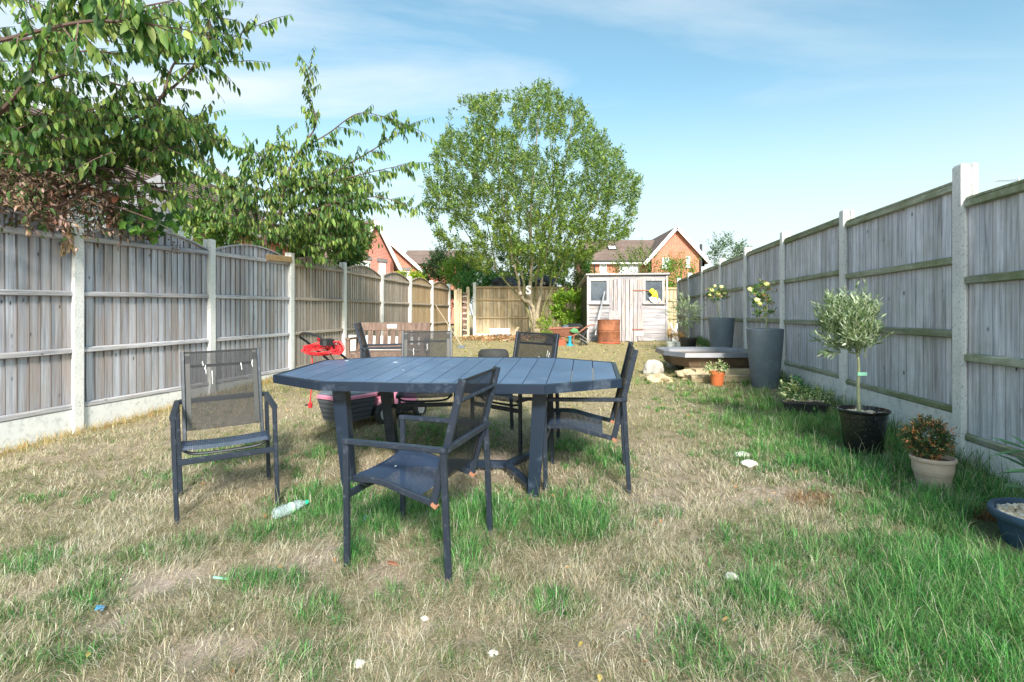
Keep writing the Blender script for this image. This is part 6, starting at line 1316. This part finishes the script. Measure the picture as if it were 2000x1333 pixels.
for (px, py, mt, dims, lb_, nm) in ((714, 1020, 'blue_tag', (.022, .004, .035), 'scrap of blue plastic in the grass under the nearest chair', 'plastic_scrap'), (195, 1197, 'blue_tag', (.03, .02, .012), 'small dark blue bottle top pressed into the bare turf', 'bottle_top'), (433, 1138, 'mint_label', (.075, .012, .006), 'thin pale green plastic strip on the turf left of the nearest chair', 'plastic_strip'), (768, 1108, 'rust_pink', (.05, .03, .008), 'reddish tile fragment on the turf between the legs of the nearest chair', 'tile_fragment')):
    c_ = PG(px, py); m = MB(); m.box(c_+Vector((0, 0, .02)), dims, Matrix.Rotation(R(25), 3, 'Z') @ Matrix.Rotation(R(20), 3, 'Y')); tag(recenter(m.build(nm, mt)), lb_, 'litter')
# aerial beyond the right fence, lichen on the near post
a_ = P(1968, 352, 12); T = thing('tv_aerial', 'thin television aerial showing just above the grey fence at the right edge', 'aerial', (a_.x+.25, 12, G(a_.x, 12)))
m = MB(); m.tube([(a_.x+.25, 12, G(a_.x, 12)), (a_.x+.25, 12, a_.z+.05)], .02, 6); m.build('mast', 'aluminium', T); m = MB(); m.tube([a_+Vector((-.25, 0, -.03)), a_+Vector((.3, 0, .03))], .008, 5)
for k in range(8): q = a_+Vector((-.22+.065*k, 0, -.02)); m.tube([q+Vector((0, -.08, 0)), q+Vector((0, .08, 0))], .004, 4)
m.build('boom', 'aluminium', T)
q = P(1902, 331, 4.12); m = MB(); m.blob(q, (.022, .03, .008), 3, .4, 1, 2); tag(recenter(m.build('lichen', 'lichen', smooth=True)), 'yellow lichen cushion on top of the nearest right concrete post', 'lichen')

# ------------------------------------------------------------------ grass: single blades, thinner and sparser with distance
def frustum_pts(n, y0, y1, pw=1.):
    """points over the visible lawn between two distances, inside the fences"""
    y = np.sqrt(rng.uniform(y0*y0, y1*y1, n)); hw = y*1000/F*1.12+.35; x = rng.uniform(-1, 1, n)*hw
    k = (x > -4.60+.178*(y-5.6)+.06) & (x < 3.48+.147*(y-4.19)-.02) & (y < 18.4); k = clear_pots(x, y, k); return x[k], y[k]
def blades(name, x, y, h, w_, lean, cols, label, az=None, curl=.5, lift=0.):
    N = len(x); az = rng.uniform(0, 6.283, N) if az is None else az
    z = gz(x, y)+.008*(fbm(x, y, 4, 2)-.5)-.004+lift; base = np.stack([x, y, z], 1)
    d = np.stack([np.cos(az), np.sin(az), np.zeros(N)], 1); side = np.stack([-np.sin(az), np.cos(az), np.zeros(N)], 1)
    ca = rng.uniform(-.6, .6, N)[:, None]; up = np.array([0, 0, 1.])
    l = lean[:, None]; h = h[:, None]; w = w_[:, None]
    p1 = base+(up*np.cos(l*.6)+d*np.sin(l*.6))*h*.4; p2 = p1+(up*np.cos(l)+(d+side*ca*.3)*np.sin(l))*h*.35; p3 = p2+(up*np.cos(l*(1+curl))+(d+side*ca*.6)*np.sin(l*(1+curl)))*h*.32
    V = np.stack([base-side*w*.5, base+side*w*.5, p1-side*w*.45, p1+side*w*.45, p2-side*w*.32, p2+side*w*.32, p3], 1)
    T = np.array([[0, 1, 3], [0, 3, 2], [2, 3, 5], [2, 5, 4], [4, 5, 6]]); F_ = (T[None]+np.arange(N)[:, None, None]*7).reshape(-1)
    c = np.repeat(cols, 7, axis=0).reshape(N, 7, 3)*np.array([.62, .62, .85, .85, 1.05, 1.05, 1.2])[None, :, None]*0+np.repeat(cols, 7, axis=0).reshape(N, 7, 3)
    o = mesh_np(name, V.reshape(-1, 3), F_, 3, 'grass_mat', c.reshape(-1, 3).clip(.003, .9)); tag(o, label, 'grass', kind='stuff'); return o
def pick(n, pal, wts=None, var=.18): p = np.array(pal); i = rng.choice(len(p), n, p=wts); return p[i]*(1+rng.normal(0, var, (n, 1))).clip(.5, 1.6)
DRY = [(.58, .51, .42), (.68, .62, .52), (.47, .41, .32), (.75, .70, .60), (.40, .37, .26), (.50, .39, .30)]
OLV = [(.17, .22, .10), (.23, .27, .13), (.30, .31, .17), (.12, .18, .08)]
GRN = [(.045, .20, .055), (.075, .28, .07), (.11, .36, .09), (.035, .15, .05), (.15, .38, .11), (.24, .42, .17)]
DRY_SUNLIT = [(.55, .46, .25), (.64, .54, .31), (.46, .40, .20), (.36, .38, .15)]  # far straw made golden, sunlight painted into the blade colours
DRYG = [(.50, .46, .42), (.62, .58, .53), (.40, .35, .30), (.72, .69, .62), (.34, .30, .25), (.56, .48, .38)]
def tufts(nt, per, y0, y1, rad_, fn):
    """clumps: tuft centres kept by fn, blades radiating outwards"""
    cx, cy = frustum_pts(nt, y0, y1); k = fn(cx, cy); cx, cy = cx[k], cy[k]; n_ = len(cx)*per
    i = np.repeat(np.arange(len(cx)), per); a = rng.uniform(0, 6.283, n_); q = rad_*np.sqrt(rng.random(n_))*rng.uniform(.6, 1.5, len(cx))[i]
    x, y = cx[i]+np.cos(a)*q, cy[i]+np.sin(a)*q; k = clear_pots(x, y, x > -99)
    return x[k], y[k], a[k], q[k]/rad_, i[k], len(cx)
def lawn(nd_, ntd, ntg, y0, y1, hd, hg, ww, tag_):
    far = lambda y: np.clip((y-4)/5, 0, 1)[:, None]  # near straw stays greyer as painted shade, far blends to sunlit gold
    # matted straw lying on the soil
    x, y = frustum_pts(nd_, y0, y1); L_ = lush(x, y); B_ = bare(x, y); k = (rng.random(len(x)) < (1-.62*B_)*(.35+.9*fbm(x, y, 7, 31))*(1-.35*L_)); x, y = x[k], y[k]; n_ = len(x)
    grey = np.clip(.15+1.5*(fbm(x, y, 1.3, 90)-.35)-.25*(y > 4.2), 0, 1); g_ = rng.random(n_) < grey
    c = pick(n_, DRY)*(1-far(y))+pick(n_, DRY_SUNLIT)*far(y); c[g_] = pick(g_.sum(), DRYG); o_ = rng.random(n_) < np.clip(.10+.8*lush(x, y)+.5*(fbm(x, y, 2.2, 77)-.5), .02, .6)
    c[o_] = pick(o_.sum(), OLV)*(1-far(y[o_]))+pick(o_.sum(), [(.26, .32, .12), (.34, .38, .16)])*far(y[o_])
    lean = np.where(rng.random(n_) < .78, rng.uniform(1.15, 1.56, n_), rng.uniform(.4, 1.1, n_)); az = fbm(x, y, 2.0, 15)*14+rng.normal(0, 1.0, n_)
    blades('dry_grass', x, y, hd*rng.uniform(.5, 1.7, n_), ww*rng.uniform(.5, 1.2, n_), lean, c, 'matted straw coloured grass of the '+tag_, az=az, curl=.12, lift=np.where(lean > 1.1, rng.uniform(0, .02, n_), 0))
    # dry and olive tufts
    x, y, a, q, i, nt = tufts(ntd, 15, y0, y1, .028, lambda x, y: rng.random(len(x)) < (.15+1.1*fbm(x, y, 3.0, 19))*(1-bare(x, y)*.9)*(1-.6*lush(x, y).clip(0, 1)))
    n_ = len(x); ol = (rng.random(nt) < .42)[i]; c = pick(n_, DRY)*(1-far(y))+pick(n_, DRY_SUNLIT)*far(y); c2 = pick(n_, OLV)*(1-far(y))+pick(n_, [(.24, .31, .11), (.34, .39, .17)])*far(y); c[ol] = c2[ol]
    blades('dry_grass', x, y, hd*rng.uniform(.5, 1.35, n_)*rng.uniform(.6, 1.4, nt)[i], ww*rng.uniform(.5, 1.1, n_), .25+.8*q*rng.uniform(.5, 1.2, n_), c, 'bleached and olive grass tufts of the '+tag_, az=a+rng.normal(0, .5, n_), curl=.9)
    # green tufts
    x, y, a, q, i, nt = tufts(ntg, 20, y0, y1, .034, lambda x, y: rng.random(len(x)) < np.clip(lush(x, y)*1.25-.14, 0, 1))
    n_ = len(x); L_ = lush(x, y); c = pick(n_, GRN)*(1-far(y))+pick(n_, [(.17, .31, .08), (.25, .38, .11), (.33, .43, .15)])*far(y); c = c*(rng.normal(1, .16, (nt, 1)).clip(.6, 1.4)[i])*(.78+.5*fbm(x, y, 3.5, 61))[:, None]
    yl = (rng.random(nt) < .16)[i]; c[yl] = c[yl]*.5+pick(yl.sum(), OLV)*.7; st = rng.random(n_) < .08; c[st] = pick(st.sum(), DRYG)
    drift = (fbm(x, y, 1.2, 55)-.5)*5
    blades('green_grass', x, y, hg*rng.uniform(.5, 1.3, n_)*(.42+.75*L_)*rng.uniform(.7, 1.3, nt)[i], ww*rng.uniform(.7, 1.35, n_), .22+.85*q*rng.uniform(.4, 1.2, n_), c, 'green tufted grass of the '+tag_, az=a+drift*.35+rng.normal(0, .45, n_), curl=1.15)
lawn(120000, 6500, 9500, 1.55, 3.3, .050, .092, .0024, 'near lawn')
lawn(105000, 5500, 8000, 3.3, 5.6, .046, .088, .0036, 'middle lawn round the table')
lawn(75000, 4000, 6000, 5.6, 10, .044, .085, .0066, 'lawn behind the table')
lawn(34000, 2200, 2600, 10, 18.4, .045, .085, .013, 'far lawn by the shed')
# longer seeding stalks in the lush parts and tall tufts along the right boards
x, y = frustum_pts(9000, 1.7, 7.5); L_ = lush(x, y); k = (L_ > .55) & (rng.random(len(x)) < .5); x, y = x[k], y[k]; n_ = len(x)
blades('seed_stalks', x, y, rng.uniform(.14, .27, n_), np.full(n_, .0022)*(.6+y*.14), rng.uniform(.2, .95, n_), pick(n_, [(.40, .48, .25), (.52, .54, .34), (.26, .38, .14)]), 'pale seeding stalks standing above the green tufts', curl=.9)
y = rng.uniform(2.2, 14, 3600); x = 3.48+.147*(y-4.19)-np.abs(rng.normal(0, .09, 3600))-.02; k = (fbm(x, y, 1.6, 9) > .42) & clear_pots(x, y, x > -99); x, y = x[k], y[k]; n_ = len(x)
blades('fence_tufts', x, y, rng.uniform(.08, .24, n_), np.full(n_, .0045)*(.6+y*.1), rng.uniform(.1, .8, n_), pick(n_, [(.07, .18, .07), (.12, .24, .09), (.28, .30, .15)]), 'taller grass tufts growing against the right hand boards')
y = rng.uniform(3.5, 15, 5200); x = -4.60+.178*(y-5.6)+np.abs(rng.normal(0, .13, 5200))+.05; n_ = len(x)
blades('fence_edge_straw', x, y, rng.uniform(.05, .13, n_), np.full(n_, .004)*(.6+y*.1), rng.uniform(.2, 1.2, n_), pick(n_, [(.58, .46, .24), (.50, .37, .18), (.38, .36, .14), (.55, .32, .16)]), 'tangled golden straw along the foot of the left boards')
# matted brown root clumps
for (px, py, r, lb_) in ((1925, 1010, .075, 'brown matted root clump beside the blue pot'), (1590, 982, .13, 'flattened brown dead grass patch in the green right side of the lawn'), (1625, 855, .07, 'brown tuft of dead grass left of the glossy black pot')):
    c_ = PG(px, py); n_ = 420; a = rng.random(n_)*6.28; q = r*np.sqrt(rng.random(n_)); x = c_.x+np.cos(a)*q*1.3; y = c_.y+np.sin(a)*q
    o = blades('dead_grass', x, y, rng.uniform(.04, .10, n_), np.full(n_, .003), rng.uniform(.4, 1.4, n_), pick(n_, [(.34, .20, .11), (.46, .29, .17), (.24, .14, .08)]), lb_)

x, y = frustum_pts(420, 1.7, 9); n_ = len(x); z = gz(x, y)+rng.uniform(.015, .04, n_)
V, Tt, k_ = leaf_arrays(np.stack([x, y, z], 1), rng.normal(0, 1, (n_, 3))*[1, 1, .25], rng.normal(0, .35, (n_, 3))+[0, 0, 1], rng.uniform(.02, .045, n_), rng.uniform(.012, .022, n_), .5)
tag(mesh_np('fallen_leaves', V, Tt, 3, 'dry_leaf_mat', jitter_cols(n_, [(.45, .22, .10), (.55, .33, .16), (.30, .16, .08), (.50, .40, .12)], 8)), 'small dry brown and orange leaves scattered over the lawn', 'leaves', kind='stuff')

x, y = frustum_pts(60000, 1.6, 7); k = rng.random(len(x)) < bare(x, y)*.55; x, y = x[k], y[k]; n_ = len(x); z = gz(x, y)+rng.uniform(.0, .010, n_); sz = rng.uniform(.005, .014, n_)
V, Tt, k_ = leaf_arrays(np.stack([x, y, z], 1), rng.normal(0, 1, (n_, 3))*[1, 1, .5], rng.normal(0, .5, (n_, 3))+[0, 0, 1], sz, sz*.9, -.3)
tag(mesh_np('soil_crumbs', V, Tt, 3, 'dry_leaf_mat', jitter_cols(n_, [(.42, .34, .29), (.50, .42, .36), (.26, .20, .16), (.60, .54, .47)], 8)), 'crumbs of dry pinkish soil on the worn bare patches of the lawn', 'soil', kind='stuff')
